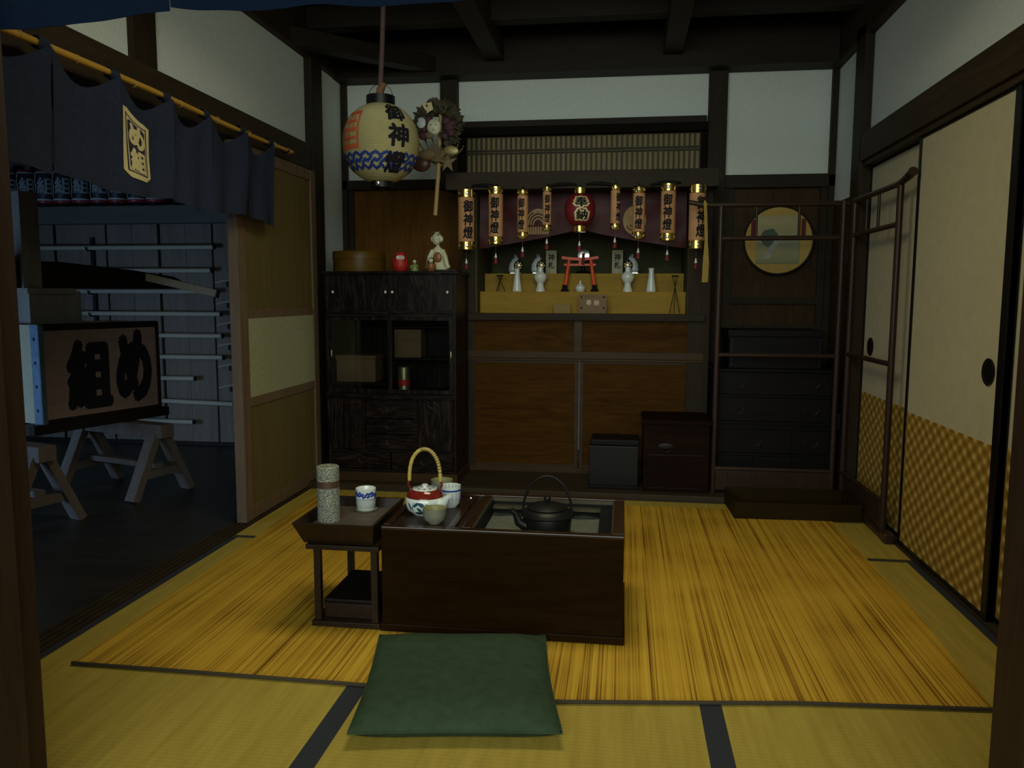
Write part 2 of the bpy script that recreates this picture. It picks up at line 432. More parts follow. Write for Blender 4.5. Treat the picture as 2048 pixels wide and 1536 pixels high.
# ------------------------------------------------------------------ the room
def room():
    M = MAT
    struct(MB().box(-6.2, 1.45, .0, 6.0, -.22, -.055).done('floor', M['sidefloor']))
    struct(MB().box(-6.2, -1.86, 1.2, 5.6, -.055, -.002).done('floor_side', M['sidefloor']))
    # left wall: white plaster over a lintel, posts, sliding door
    struct(MB().box(-1.90, -1.84, .9, 4.55, 1.95, 2.47).box(-1.90, -1.83, 4.68, 5.55, -.05, 2.47).done('wall_left', M['plaster']))
    struct(MB().box(-1.92, -1.80, .9, 4.55, 1.822, 1.966, .004).done('trim_1', M['timberY']))
    struct(MB().box(-1.92, -1.795, 4.54, 4.705, -.05, 2.5, .004).done('trim_2', M['timber']))
    struct(MB().box(-1.91, -1.815, 2.86, 3.012, 1.966, 2.5, .003).done('trim_3', M['timber']))
    sill = MB().box(-1.87, -1.765, .9, 4.54, -.05, -.006)
    for x in (-1.86, -1.832, -1.806, -1.778): sill.box(x - .006, x + .006, .9, 4.54, -.006, .004)
    struct(sill.done('trim_4', M['board']))
    d = struct(MB().box(-1.825, -1.795, 3.575, 4.53, .015, 1.79).done('door_1', M['doorpanel'], org=(-1.81, 4.05, .01)))
    fr = MB().box(-1.835, -1.785, 3.56, 3.645, .006, 1.815, .003).box(-1.835, -1.785, 4.47, 4.54, .006, 1.815, .003)
    for z0, z1 in ((.006, .075), (.562, .607), (.992, 1.036), (1.755, 1.815)): fr.box(-1.832, -1.788, 3.645, 4.47, z0, z1, .002)
    fr.done('door_frame', M['doorwood'], d)
    MB().box(-1.81, -1.791, 3.645, 4.47, .607, .992).done('reed_panel', M['midpaper'], d)
    # right wall
    struct(MB().box(1.245, 1.31, .9, 4.47, 1.92, 2.47).box(1.24, 1.31, 4.6, 5.2, 1.66, 2.47).done('wall_right', M['plaster']))
    struct(MB().box(1.20, 1.32, .9, 4.47, 1.80, 1.94, .004).box(1.215, 1.30, .9, 4.47, 1.775, 1.80).done('trim_5', M['timberY']))
    struct(MB().box(1.20, 1.32, 4.455, 4.625, -.05, 2.5, .004).done('trim_6', M['timber']))
    struct(MB().box(1.222, 1.31, .9, 4.455, -.05, .012).done('trim_7', M['timberY']))
    def fusuma(name, y0, y1, x, left, right, pull_y):
        d = struct(MB().box(x, x + .02, y0, y1, .02, 1.775).done(name, M['fup'], org=(x, (y0 + y1) / 2, .02)))
        MB().box(x - .0015, x + .002, y0 + .022, y1 - .006, .03, .607).done('lower_pattern', M['fulow'], d)
        f = MB().box(x - .006, x + .022, y0, y0 + left, .012, 1.79).box(x - .006, x + .022, y1 - right, y1, .012, 1.79)
        f.box(x - .004, x + .022, y0, y1, 1.765, 1.79).box(x - .004, x + .022, y0, y1, .012, .03)
        f.done('edge_frame', M['black'], d)
        rim = MB().lathe([(.032, 0), (.046, 0), (.047, .004), (.044, .006), (.038, .004), (.036, .0022), (0, .0022)], seg=28, cap=False)
        rim.xf(Matrix.Translation((x, pull_y, .85)) @ Matrix.Rotation(-PI / 2, 4, 'Y')).done('door_pull', M['black'], d, smooth=True)
    fusuma('door_2', 3.60, 4.455, 1.262, .015, .015, 4.325)
    fusuma('door_3', 2.795, 3.68, 1.234, .040, .020, 2.905)
    fusuma('door_4', 1.95, 2.82, 1.262, .04, .02, 2.70)
    # back wall
    struct(MB().box(-1.9, 1.3, 5.15, 5.25, 1.845, 2.47).box(-1.9, -1.0, 5.2, 5.4, 0, 1.85).box(.55, 1.3, 5.2, 5.4, 0, 1.85).done('wall_back', M['plaster']))
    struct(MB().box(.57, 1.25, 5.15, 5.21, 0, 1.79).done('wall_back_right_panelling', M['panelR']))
    bw = MB().box(-1.83, -.97, 5.15, 5.21, 0, 1.79)
    struct(bw.done('wall_back_panelling', M['panelZ']))
    t = MB().box(-1.83, -1.02, 5.11, 5.2, 1.785, 1.845, .003).box(.5, 1.25, 5.11, 5.2, 1.762, 1.835, .003).box(.6, 1.25, 5.125, 5.2, 1.06, 1.10).box(.6, 1.25, 5.125, 5.2, .89, .93)
    t.box(-1.06, .48, 5.11, 5.2, 2.15, 2.197, .002)
    struct(t.done('trim_8', M['timberX']))
    t = MB().box(-1.169, -1.059, 5.09, 5.2, 1.78, 2.5, .003).box(.488, .597, 5.09, 5.2, 0, 2.5, .003).box(-1.835, -1.795, 5.11, 5.2, 0, 2.5).box(1.205, 1.245, 5.11, 5.2, 0, 2.5)
    t.box(.60, .655, 5.13, 5.2, 0, 1.77).box(1.165, 1.215, 5.13, 5.2, 0, 1.77).box(.89, .93, 5.135, 5.2, .0, .9).box(-1.80, -1.76, 5.13, 5.2, 0, 1.79)
    struct(t.done('trim_9', M['timber']))
    struct(MB().box(1.238, 1.31, 4.6, 5.2, 0, 1.655).done('wall_right_panelling', M['rail']))
    # ceiling
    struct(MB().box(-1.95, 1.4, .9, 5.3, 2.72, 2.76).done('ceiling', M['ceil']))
    struct(MB().box(-1.9, 1.3, 4.98, 5.2, 2.45, 2.7, .004).done('trim_10', M['timberX']))
    struct(MB().box(-1.92, -1.80, .9, 5.1, 2.455, 2.7, .004).done('trim_11', M['timberY']))
    struct(MB().box(1.20, 1.32, .9, 5.1, 2.44, 2.7, .004).done('trim_12', M['timberY']))
    for k, x in enumerate((-.80, .26)):
        struct(MB().box(x - .055, x + .055, .9, 4.99, 2.52, 2.70, .005).done('trim_%d' % (13 + k), M['timberY']))
    struct(MB().box(-1.8, 1.2, 4.50, 4.60, 2.60, 2.72, .004).box(-1.8, 1.2, 3.3, 3.4, 2.60, 2.72).done('trim_15', M['timberX']))
    struct(MB().bar((-1.84, 4.30, 2.50), (-1.17, 5.05, 2.52), .10, .09, .004).done('trim_16', M['timberX']))
    struct(MB().box(-6.2, -1.36, 1.30, 1.36, -.1, 2.5).done('wall_light_block_left', M['timber']))  # unseen, added to keep the street daylight out of the side room
    struct(MB().box(.82, 1.40, 1.30, 1.36, -.1, 2.5).done('wall_light_block_right', M['timber']))  # unseen, added with the left one to block street daylight beside the post
    # front frame
    l = MB().box(-1.36, -1.235, 1.40, 1.50, -.05, 2.1, .002)
    l.box(-1.36, -1.20, 1.32, 1.41, -.05, 2.1, .002)
    struct(l.done('trim_17', M['doorpost']))
    struct(MB().box(.682, .82, 1.38, 1.50, -.05, 2.1, .002).box(.70, .82, 1.30, 1.39, -.05, 2.1, .002).done('trim_18', M['doorpost']))
    struct(MB().box(-1.90, 1.3, 4.33, 5.15, -.05, .03, .004).done('floor_back', M['board']))
MAT['doorpost'] = wood('front_post_wood', (0.0308, 0.01584, 0.00864), (0.0528, 0.02728, 0.01584), 'Z', 9, .55, spec=0.2)
room()

def tatami_mats():
    def t(x0, x1, y0, y1, label, edges, m):
        r = thing('tatami_mat', label, 'tatami mat', ((x0 + x1) / 2, (y0 + y1) / 2, -.055), 'tatami mats on the floor')
        MB().box(x0, x1, y0, y1, -.055, 0, .002).done('rush_surface', MAT['tatami'], r)
        w = .029
        for e in edges:
            b = MB()
            if e == 'L': b.box(x0 - .0005, x0 + w, y0, y1, -.05, .0012)
            if e == 'R': b.box(x1 - w, x1 + .0005, y0, y1, -.05, .0012)
            if e == 'N': b.box(x0, x1, y1 - w, y1 + .0005, -.05, .0012)
            if e == 'S': b.box(x0, x1, y0 - .0005, y0 + w, -.05, .0012)
            b.done('border_cloth', MAT[m], r)
    t(-1.762, -.729, 1.2, 3.36, 'tatami mat nearest the doorway to the dark side room', 'LR', 'heri')
    t(-.728, .252, 1.2, 3.36, 'middle tatami mat, the one under the green cushion', 'LR', 'heri')
    t(.253, 1.222, 1.2, 3.44, 'tatami mat running along the sliding paper doors', 'LR', 'heri')
    t(-1.762, -.30, 3.362, 4.33, 'tatami mat lying crosswise in front of the dark glass cabinet', 'SN', 'heribrown')
    t(-.298, 1.222, 3.442, 4.33, 'tatami mat lying crosswise in front of the black chest and rack', 'SN', 'heribrown')
tatami_mats()

def rush_mat():
    front = [(-1.614, 2.086), (-1.15, 2.083), (-.698, 2.079), (-.416, 2.071), (-.165, 2.063), (.199, 2.11), (.484, 2.15), (.669, 2.165), (.998, 2.19)]
    def fy(x):
        for (a, b), (c, d) in zip(front, front[1:]):
            if x <= c: return b + (d - b) * (x - a) / (c - a)
        return front[-1][1]
    def fn(u, v):
        x0 = -1.614 - .05 * v; x1 = .998 + .035 * min(1, v * 3)
        x = x0 + (x1 - x0) * u
        y0 = fy(min(max(x, -1.614), .998))
        y = y0 + (4.17 - y0) * v
        z = .0022 + .003 * max(0, noise.noise(Vector((x * 1.5, y * 1.5, 3)))) + (.002 if v == 0 else 0)
        return Vector((x, y, z + .004))
    r = thing('rush_mat', 'large golden brown rush mat with streaked reeds spread over the tatami', 'mat', (-.3, 3.1, 0))
    MB().grid(fn, 60, 60, .004).done('mat_surface', MAT['goza'], r)
    def tube(u):
        p = fn(u, 0); return (p.x, p.y - .002, .0078)
    MB().tube([tube(i / 60) for i in range(61)], .0055, 8).done('front_binding', MAT['heribrown'], r, smooth=True)
rush_mat()

def cushion():
    c = [(-.650, 1.778), (-.130, 1.855), (-.226, 2.415), (-.744, 2.345)]
    def fn(top):
        def f(u, v):
            # square of cloth with slightly drawn-in sides and pointed corners
            a = Vector(c[0]).lerp(Vector(c[1]), u); b = Vector(c[3]).lerp(Vector(c[2]), u)
            p = a.lerp(b, v)
            ctr = Vector((-.435, 2.10))
            pinch = .035 * (math.sin(PI * u) * (1 - math.sin(PI * v)) ** 3 + math.sin(PI * v) * (1 - math.sin(PI * u)) ** 3)
            p = p.lerp(ctr, pinch)
            e = min(1, 4.2 * min(u, 1 - u, .5)) ; g = min(1, 4.2 * min(v, 1 - v, .5))
            k = (math.sin(e * PI / 2) * math.sin(g * PI / 2)) ** (.55 if top else .30)
            h = .050 * k
            wr = .0025 * noise.noise(Vector((p.x * 9, p.y * 9, 1))) * k
            return Vector((p.x, p.y, (.036 + h * .8 + wr) if top else (.036 - .033 * k)))
        return f
    m = MB().grid(fn(True), 44, 44).grid(fn(False), 44, 44)
    bmesh.ops.remove_doubles(m.bm, verts=m.bm.verts[:], dist=.0004)
    r = thing('floor_cushion', 'square dark green floor cushion lying in front of the wooden brazier', 'cushion', (-.43, 2.06, .004))
    m.done('cushion_cover', MAT['zab'], r, smooth=True)
    pts = [fn(True)(i / 20, 0) for i in range(20)] + [fn(True)(1, i / 20) for i in range(20)] + [fn(True)(1 - i / 20, 1) for i in range(20)] + [fn(True)(0, 1 - i / 20) for i in range(20)]
    MB().tube(pts, .0028, 6, True).done('edge_seam', MAT['zab'], r, smooth=True)
cushion()

# ------------------------------------------------------------------ long brazier and what stands on it
def brazier():
    x0, x1, y0, y1, H = -.767, .015, 2.447, 2.935, .352
    r = thing('long_brazier', 'long dark reddish wooden brazier chest with an ash pit behind the cushion', 'brazier', (-.376, 2.69, .008))
    b = MB().box(x0, x1, y0, y0 + .022, .03, H, .003).box(x0, x1, y1 - .022, y1, .03, H, .003)
    b.box(x0, x0 + .022, y0 + .022, y1 - .022, .03, H, .002).box(x1 - .022, x1, y0 + .022, y1 - .022, .03, H, .002)
    b.box(x0 + .02, x1 - .02, y0 + .02, y1 - .02, .03, .25)
    b.done('chest_body', MAT['hib'], r)
    MB().box(x0 - .006, x1 + .006, y0 - .008, y1 + .006, .008, .034, .004).done('base_plinth', MAT['hib'], r)
    xd = -.505
    rim = MB().box(x0, x1, y0 - .001, y0 + .03, H - .004, H + .006, .0025).box(x0, x1, y1 - .035, y1, H - .004, H + .006, .002)
    ya, yb = y0 + .0305, y1 - .0355
    rim.box(x1 - .035, x1, ya, yb, H - .004, H + .006, .002).box(xd, xd + .028, ya, yb, H - .004, H + .006, .002).box(xd - .05, xd - .025, ya, yb, H - .004, H + .005, .002).box(x0, x0 + .02, ya, yb, H - .004, H + .006, .002)
    rim.done('top_rim', MAT['hibrim'], r)
    MB().box(x0 + .02, xd, y0 + .02, y1 - .03, H - .03, H - .004, .002).done('side_board', MAT['stand'], r)
    a, bq, c, d = xd + .028, x1 - .035, y0 + .03, y1 - .035
    l = MB().box(a, a + .006, c, d, .25, H).box(bq - .006, bq, c, d, .25, H).box(a, bq, c, c + .006, .25, H).box(a, bq, d - .006, d, .25, H)
    l.box(a + .012, bq - .012, d - .05, d - .014, H - .03, H - .022)
    l.done('metal_liner', MAT['copper'], r)
    MB().box(a + .006, a + .01, c + .006, d - .006, .27, H - .01).box(bq - .05, bq - .006, c + .006, d - .006, .27, H - .02).box(a + .006, bq - .006, d - .01, d - .006, .27, H - .012).done('liner_inside', MAT['grout'], r)
    def ash(u, v):
        x, y = a + .01 + (bq - a - .02) * u, c + .008 + (d - c - .016) * v
        return Vector((x, y, .294 + .006 * noise.noise(Vector((x * 22, y * 22, 0)))))
    prop(MB().grid(ash, 40, 30).done('ash_bed', MAT['ash'], r, smooth=True), 'grey ash filling the pit')
    # kettle
    k = thing('iron_kettle', 'black iron kettle with an arched handle sitting in the ash pit', 'kettle', (-.245, 2.655, .298))
    kc = (-.245, 2.655, .298)
    MB().lathe([(0, 0), (.062, 0), (.080, .012), (.083, .055), (.082, .060), (.088, .066), (.080, .078), (.062, .088), (0, .09)], kc, 40).done('kettle_body', MAT['iron'], k, smooth=True)
    MB().lathe([(.066, .084), (.068, .090), (.050, .100), (.018, .106), (0, .107)], kc, 36).lathe([(.006, .105), (.006, .110), (.012, .116), (.012, .122), (.007, .127), (0, .128)], kc, 20).done('kettle_lid', MAT['iron'], k, smooth=True)
    sp = [Vector(kc) + Vector(p) for p in ((-.07, -.03, .03), (-.094, -.036, .045), (-.104, -.040, .075), (-.118, -.045, .088))]
    MB().tube(sp, [.020, .016, .011, .008], 14).done('kettle_spout', MAT['iron'], k, smooth=True)
    h = [(.083 * math.cos(t) + kc[0], kc[1], kc[2] + .072 + .125 * math.sin(t)) for t in [PI * i / 24 for i in range(25)]]
    MB().tube(h, .0042, 8).tube([(kc[0] - .083, kc[1], kc[2] + .055), (kc[0] - .083, kc[1], kc[2] + .08)], .007, 8).tube([(kc[0] + .083, kc[1], kc[2] + .055), (kc[0] + .083, kc[1], kc[2] + .08)], .007, 8).done('kettle_handle', MAT['ironblack'], k, smooth=True)
    prop(MB().ell((-.40, 2.56, .304), .010, .010, .010).done('trivet_knob', MAT['ironblack'], org=(-.40, 2.56, .296), smooth=True), 'small round black iron knob poking from the ash beside the kettle', 'trivet')
    # fire chopsticks tip
    prop(MB().tube([(-.545, 2.80, .357), (-.535, 2.765, .372), (-.522, 2.72, .392)], [.003, .004, .003], 8).ell((-.545, 2.80, .36), .006, .006, .004).done('metal_hook', MAT['silver'], org=(-.545, 2.80, .355), smooth=True), 'small bright metal hook standing on the brazier between the tea bowls and pit', 'hook')
    # teapot
    tc = Vector((-.672, 2.655, .3485))
    t = thing('teapot', 'white teapot with a red shoulder, dark leaf painting and yellow rattan handle', 'teapot', tc)
    body = [(0, 0), (.040, .0), (.046, .006), (.062, .018), (.069, .038), (.067, .058), (.064, .063)]
    MB().lathe(body, tc, 48, cap=False).done('teapot_body', MAT['whitecer'], t, smooth=True)
    prop(MB().lathe([(.0645, .062), (.060, .075), (.048, .086), (.044, .088), (.043, .085)], tc, 48, cap=False).done('teapot_shoulder', MAT['redglaze'], t, smooth=True), 'glossy red shoulder')
    lid = MB().lathe([(.0435, .086), (.0425, .090), (.020, .0935), (.010, .094), (.009, .098), (.012, .102), (.008, .105), (0, .1055)], tc, 40, cap=False).done('teapot_lid', MAT['whitecer'], t, smooth=True)
    lp = MB()
    for i in range(9):
        an = 2 * PI * i / 9
        lp.ell(tc + Vector((.030 * math.cos(an), .030 * math.sin(an), .0925)), .0065, .0035, .0008, 8, 6, Matrix.Rotation(an, 4, 'Z'))
    lp.done('lid_painting', MAT['blueglaze'], lid)
    MB().tube([tc + Vector(p) for p in ((.050, -.022, .030), (.072, -.028, .045), (.086, -.032, .066), (.096, -.035, .074))], [.022, .016, .010, .008], 16).done('teapot_spout', MAT['whitecer'], t, smooth=True)
    # painted bamboo leaves on the body
    pr = sorted((z, r_) for r_, z in body[1:])
    def rad(z):
        for (z0, a0), (z1, b0) in zip(pr, pr[1:]):
            if z <= z1: return a0 + (b0 - a0) * (z - z0) / max(1e-6, z1 - z0)
        return pr[-1][1]
    leaves = MB()
    def on(an, z): rr = rad(z) + .0011; return tc + Vector((rr * math.cos(an), rr * math.sin(an), z))
    for an, z, da, dz, w in ((-2.55, .018, .10, .034, .0045), (-2.45, .02, -.28, .022, .004), (-2.3, .048, .3, -.02, .004), (-2.05, .010, .12, .046, .005), (-1.95, .040, .32, .012, .0045), (-1.7, .050, .40, -.010, .005),
                             (-1.75, .034, .30, -.016, .005), (-1.5, .018, .38, .006, .006), (-1.3, .046, .30, -.016, .005), (-1.9, .016, .42, -.002, .004), (-2.7, .03, .2, -.012, .0045), (-1.1, .03, .25, -.01, .005), (-2.2, .02, .1, .02, .004)):
        L = []; n = 8
        for i in range(n + 1):
            q = i / n; ww = w * math.sin(PI * min(.98, max(.05, q * .9 + .08)))
            zz = z + dz * q; L.append([on(an + da * q, min(.061, max(.004, zz + ww * 1.5 * e))) for e in (-1, -.5, 0, .5, 1)])
        vs = [[leaves.bm.verts.new(a_) for a_ in row] for row in L]
        for p, q in zip(vs, vs[1:]):
            for e in range(4): leaves.bm.faces.new((p[e], q[e], q[e + 1], p[e + 1]))
    leaves.done('leaf_painting', MAT['tealglaze'], t)
    for sx in (-1, 1):
        MB().tube([tc + Vector((sx * .05, 0, .082)), tc + Vector((sx * .060, 0, .102)), tc + Vector((sx * .058, 0, .115))], .004, 8).done('handle_lug', MAT['redglaze'], t, smooth=True)
    hp = [tc + Vector((.055 * math.cos(a), 0, .115 + .112 * math.sin(a) ** .8 if 0 < a < PI else .115)) for a in [PI * i / 30 for i in range(31)]]
    rs = [.0062 + (.0009 if i % 2 else 0) for i in range(31)]
    hd = MB().tube(hp, rs, 10).done('rattan_handle', MAT['rattan'], t, smooth=True)
    rg = MB()
    for i in range(2, 18):
        p = Vector(hp[i]); d = (Vector(hp[i + 1]) - Vector(hp[i - 1])).normalized()
        rg.cyl(p - d * .0012, p + d * .0012, .0074, seg=10)
    rg.done('handle_binding', MAT['barkband'], hd)
    # bowls
    def bowl(name, loc, prof, m, inner, label, group=None):
        b = thing(name, label, 'tea cup', loc, group)
        MB().lathe(prof, loc, 36, cap=False).done('cup_body', m, b, smooth=True)
        r_in = [(max(0, p[0] - .0035), max(p[1], .006)) for p in prof if p[0] > .02]
        MB().lathe([(0, .007)] + r_in[1:-1] + [(prof[-1][0] - .002, prof[-1][1] - .0005), (prof[-1][0], prof[-1][1])], loc, 36, cap=False).done('cup_inside', inner, b, smooth=True)
        return b
    pb = [(0, 0), (.020, 0), (.022, .004), (.034, .013), (.039, .030), (.040, .052)]
    bowl('tea_bowl', (-.612, 2.545, .348), pb, MAT['clay'], MAT['clayin'], 'small grey-green tea bowl in front of the teapot spout', 'stoneware bowls on the brazier')
    bowl('tea_bowl', (-.655, 2.845, .348), [(r_ * 1.0, z * 1.5) for r_, z in pb], MAT['clay'], MAT['clayin'], 'grey-green tea bowl behind the teapot handle', 'stoneware bowls on the brazier')
    c = bowl('tea_cup', (-.604, 2.76, .348), [(0, 0), (.022, 0), (.024, .004), (.032, .014), (.036, .04), (.037, .078)], MAT['whitecer'], MAT['whitecer'], 'white cup with blue vertical stripes behind the teapot spout')
    st = MB(); cc = Vector((-.604, 2.76, .348))
    for i in range(16):
        an = 2 * PI * i / 16
        st.tube([cc + Vector((.0353 * math.cos(an), .0353 * math.sin(an), .028)), cc + Vector((.0362 * math.cos(an), .0362 * math.sin(an), .055))], .0008, 4)
        st.tube([cc + Vector((.0325 * math.cos(an), .0325 * math.sin(an), .040)), cc + Vector((.0338 * math.cos(an), .0338 * math.sin(an), .074))], .0007, 4)
    st.lathe([(.0366, .060), (.0372, .060), (.0374, .066), (.0368, .066)], cc, 36, cap=False)
    st.done('blue_stripes', MAT['darkblue'], c)
MAT['hibrim'] = wood('brazier_rim_wood', (.018, .007, .003), (.034, .014, .006), 'X', 8, .22, .1, 1.5, .5)
brazier()

def side_stand():
    x0, x1, y0, y1 = -1.003, -.782, 2.452, 2.80
    s = thing('low_shelf_stand', 'small dark wooden shelf stand beside the brazier carrying the tray', 'stand', (-.89, 2.62, .008))
    MB().box(x0 - .006, x1 + .006, y0 - .006, y1 + .006, .008, .026, .002).done('bottom_board', MAT['stand'], s)
    MB().box(x0 - .022, x1 + .006, y0 - .006, y1 + .006, .270, .286, .002).done('top_board', MAT['stand'], s)
    for x in (x0 + .013, x1 - .013):
        for y in (y0 + .013, y1 - .013):
            MB().box(x - .011, x + .011, y - .011, y + .011, .026, .270, .001).done('leg', MAT['stand'], s)
    b = thing('lidded_box', 'dark flat box on the bottom board of the small stand', 'box', (-.89, 2.63, .0265))
    MB().box(x0 + .026, x1 - .026, y0 + .03, y1 - .03, .0265, .075, .002).done('box_body', MAT['stand'], b)
    MB().box(x0 + .024, x1 - .024, y0 + .028, y1 - .028, .0755, .092, .006).done('box_lid', MAT['chest'], b)
    t = thing('slatted_tray', 'dark flared wooden tray with slatted bottom on the small stand', 'tray', (-.915, 2.61, .287))
    # flared sides
    bx = (-1.035, -.800, 2.46, 2.775); tx = (-1.062, -.785, 2.425, 2.80); z0, z1 = .288, .362
    m = MB(); w = .010
    for dz in (0,):
        O = [Vector((bx[0], bx[2], z0)), Vector((bx[1], bx[2], z0)), Vector((bx[1], bx[3], z0)), Vector((bx[0], bx[3], z0))]
        T = [Vector((tx[0], tx[2], z1)), Vector((tx[1], tx[2], z1)), Vector((tx[1], tx[3], z1)), Vector((tx[0], tx[3], z1))]
        c = Vector((-.92, 2.61, 0))
        def ins(p): return Vector((p.x + (w if p.x < c.x else -w), p.y + (w if p.y < c.y else -w), p.z))
        A = [m.bm.verts.new(p) for p in O]; B_ = [m.bm.verts.new(p) for p in T]; C_ = [m.bm.verts.new(ins(p)) for p in T]; D_ = [m.bm.verts.new(ins(p)) for p in O]
        for P, Q in ((A, B_), (B_, C_), (C_, D_), (D_, A)):
            for k in range(4): m.bm.faces.new((P[k], P[(k + 1) % 4], Q[(k + 1) % 4], Q[k]))
    m.done('tray_sides', MAT['stand'], t)
    sl = MB().box(bx[0] - .004, bx[1] + .0, bx[2] - .004, bx[3] + .004, z0 + .030, z0 + .036)
    sl.done('tray_bottom', MAT['black'], t)
    sl = MB()
    for k in range(11):
        y = bx[2] + .022 + k * .027
        sl.box(bx[0] - .002, bx[1] - .002, y - .009, y + .009, z0 + .0365, z0 + .045, .001)
    sl.done('slats', MAT['slat'], t)
    zc = z0 + .0455
    cx, cy = -.990, 2.57
    c = thing('tea_canister', 'tall grey speckled paper tea canister with a brown band on the tray', 'tea canister', (cx, cy, zc))
    R = .038
    MB().lathe([(0, 0), (R, 0), (R, .122), (R - .002, .122), (0, .122)], (cx, cy, zc), 40).done('canister_body', MAT['speck'], c, smooth=True)
    MB().lathe([(R - .0005, .118), (R + .0006, .118), (R + .0006, .142), (R - .0005, .142)], (cx, cy, zc), 40, cap=False).done('canister_band', MAT['barkband'], c, smooth=True)
    MB().lathe([(0, .138), (R, .139), (R, .188), (R - .003, .191), (0, .192)], (cx, cy, zc), 40).done('canister_lid', MAT['speck'], c, smooth=True)
    cx, cy = -.905, 2.715
    q = thing('tea_cup', 'white cylindrical cup with blue flowers on a saucer in the slatted tray', 'tea cup', (cx, cy, zc))
    sau = MB().lathe([(0, 0), (.034, 0), (.040, .006), (.039, .008), (.03, .005), (0, .005)], (cx, cy, zc), 36).done('saucer', MAT['clay'], q, smooth=True)
    P = [(0, .006), (.031, .006), (.0345, .010), (.0355, .030), (.036, .082)]
    cb = MB().lathe(P, (cx, cy, zc), 40, cap=False).lathe([(.036, .082), (.0345, .083), (.033, .080), (.032, .012), (0, .010)], (cx, cy, zc), 40, cap=False).done('cup_body', MAT['whitecer'], q, smooth=True)
    d = MB(); rnd = random.Random(3); cc = Vector((cx, cy, zc))
    for i in range(15):
        an = -2 * PI * i / 15 + .2; zz = .062 + rnd.uniform(-.004, .004)
        for k in range(5):
            a2 = 2 * PI * k / 5 + rnd.random(); da = .0052 * math.cos(a2) / .036; dz = .0062 * math.sin(a2)
            p = cc + Vector((.0364 * math.cos(an + da), .0364 * math.sin(an + da), zz + dz))
            d.ell(p, .0006, .0042, .0046, 8, 6, Matrix.Rotation(an + da, 4, 'Z'))
    d.lathe([(.0361, .0455), (.0366, .0455), (.0366, .0475), (.0361, .0475)], cc, 40, cap=False)
    d.done('blue_flowers', MAT['darkblue'], cb)
    d = MB()
    for i in range(36):
        an = 2 * PI * i / 36
        pts = [cc + Vector((.0358 * math.cos(an + .30 * j / 4), .0358 * math.sin(an + .30 * j / 4), .013 + .03 * j / 4)) for j in range(5)]
        d.tube(pts, .0007, 4)
    d.done('diagonal_fluting', MAT['ink'], cb)
MAT['slat'] = wood('tray_slat_wood', (.07, .05, .03), (.11, .085, .055), 'X', 10, .5)
side_stand()

# ------------------------------------------------------------------ alcove with the household altar
def altar():
    M = MAT
    r = thing('altar_alcove', 'built-in wooden altar alcove with pale stepped shelf over panelled cupboard doors', 'altar', (-.25, 4.8, .03))
    for x0, x1 in ((-.975, -.895), (.372, .500)):
        MB().box(x0, x1, 4.80, 5.14, .03, 1.72, .003).done('side_post', M['timber'], r)
    MB().box(-1.04, .515, 4.66, 4.84, 1.715, 1.815, .004).box(-1.0, .50, 4.84, 5.10, 1.76, 1.815).done('overhead_beam', M['beamX'], r)
    MB().box(-.965, .47, 4.775, 4.82, .958, 1.0, .003).done('counter_rail', M['timberX'], r)
    fr = MB().box(-.965, .47, 4.795, 4.83, .73, .772, .002).box(-.965, .47, 4.795, 4.83, .03, .06, .002).box(-.965, .47, 4.79, 4.83, .716, .728, .002)
    fr.box(-.292, -.242, 4.795, 4.83, .772, .958, .002)
    fr.done('front_frame', M['rail'], r)
    for x0, x1 in ((-.958, -.292), (-.242, .46)):
        MB().box(x0, x1, 4.808, 4.825, .772, .958).done('upper_panel', M['panelX'], r)
    for x0, x1, yy in ((-.962, -.262, 4.808), (-.255, .47, 4.815)):
        d = MB().box(x0, x1, yy, yy + .016, .06, .716).done('cupboard_door', M['panelX'], r)
        f = MB().box(x0, x0 + .024, yy - .006, yy + .016, .06, .716, .002).box(x1 - .024, x1, yy - .006, yy + .016, .06, .716, .002).box(x0, x1, yy - .005, yy + .016, .06, .082).box(x0, x1, yy - .005, yy + .016, .70, .716)
        f.done('door_frame', M['rail'], d)
    # niche box
    MB().box(-.905, -.885, 4.82, 5.40, 1.0, 1.74).box(.368, .388, 4.82, 5.40, 1.0, 1.74).box(-.905, .388, 5.38, 5.40, 1.0, 1.74).box(-.905, .388, 4.84, 5.40, 1.74, 1.76).done('niche_lining', M['nicheback'], r)
    st = MB().box(-.885, .368, 4.79, 4.93, .98, 1.0, .002)
    st.done('counter_top', M['altarwood'], r)
    MB().box(-.885, .368, 4.93, 5.07, .99, 1.131, .002).done('lower_step', M['altarwood'], r)
    MB().box(-.880, .365, 5.07, 5.38, .99, 1.245, .002).done('upper_step', M['altarwood'], r)
    # lattice transom
    t = thing('lattice_transom', 'tan lattice transom of fine upright bars above the altar beam', 'lattice', (-.28, 5.12, 1.84))
    MB().box(-1.02, .455, 5.135, 5.146, 1.84, 2.155).done('backing_board', M['bamback'], t)
    b = MB()
    n = 46
    for k in range(n + 1):
        x = -1.005 + 1.45 * k / n
        b.box(x - .005, x + .005, 5.118, 5.134, 1.845, 2.155)
    for z in (2.016, 1.999): b.box(-1.01, .45, 5.114, 5.136, z - .004, z + .004)
    b.done('lattice_bars', M['lattice'], t)
    MB().box(-1.055, -1.005, 5.10, 5.14, 1.83, 2.15).box(.447, .485, 5.10, 5.14, 1.83, 2.15).box(-1.055, .485, 5.06, 5.148, 2.10, 2.15).done('transom_frame', MAT['darkframe'], t)
MAT['darkframe'] = flat('dark_transom_frame', (.010, .008, .005), .8, spec=.05)
MAT['lattice'] = flat('lattice_bar_wood', (0.0375, 0.025, 0.007), .6)
MAT['bamback'] = wood('transom_backing', (.25, .185, .075), (.34, .26, .115), 'Z', 12, .7)
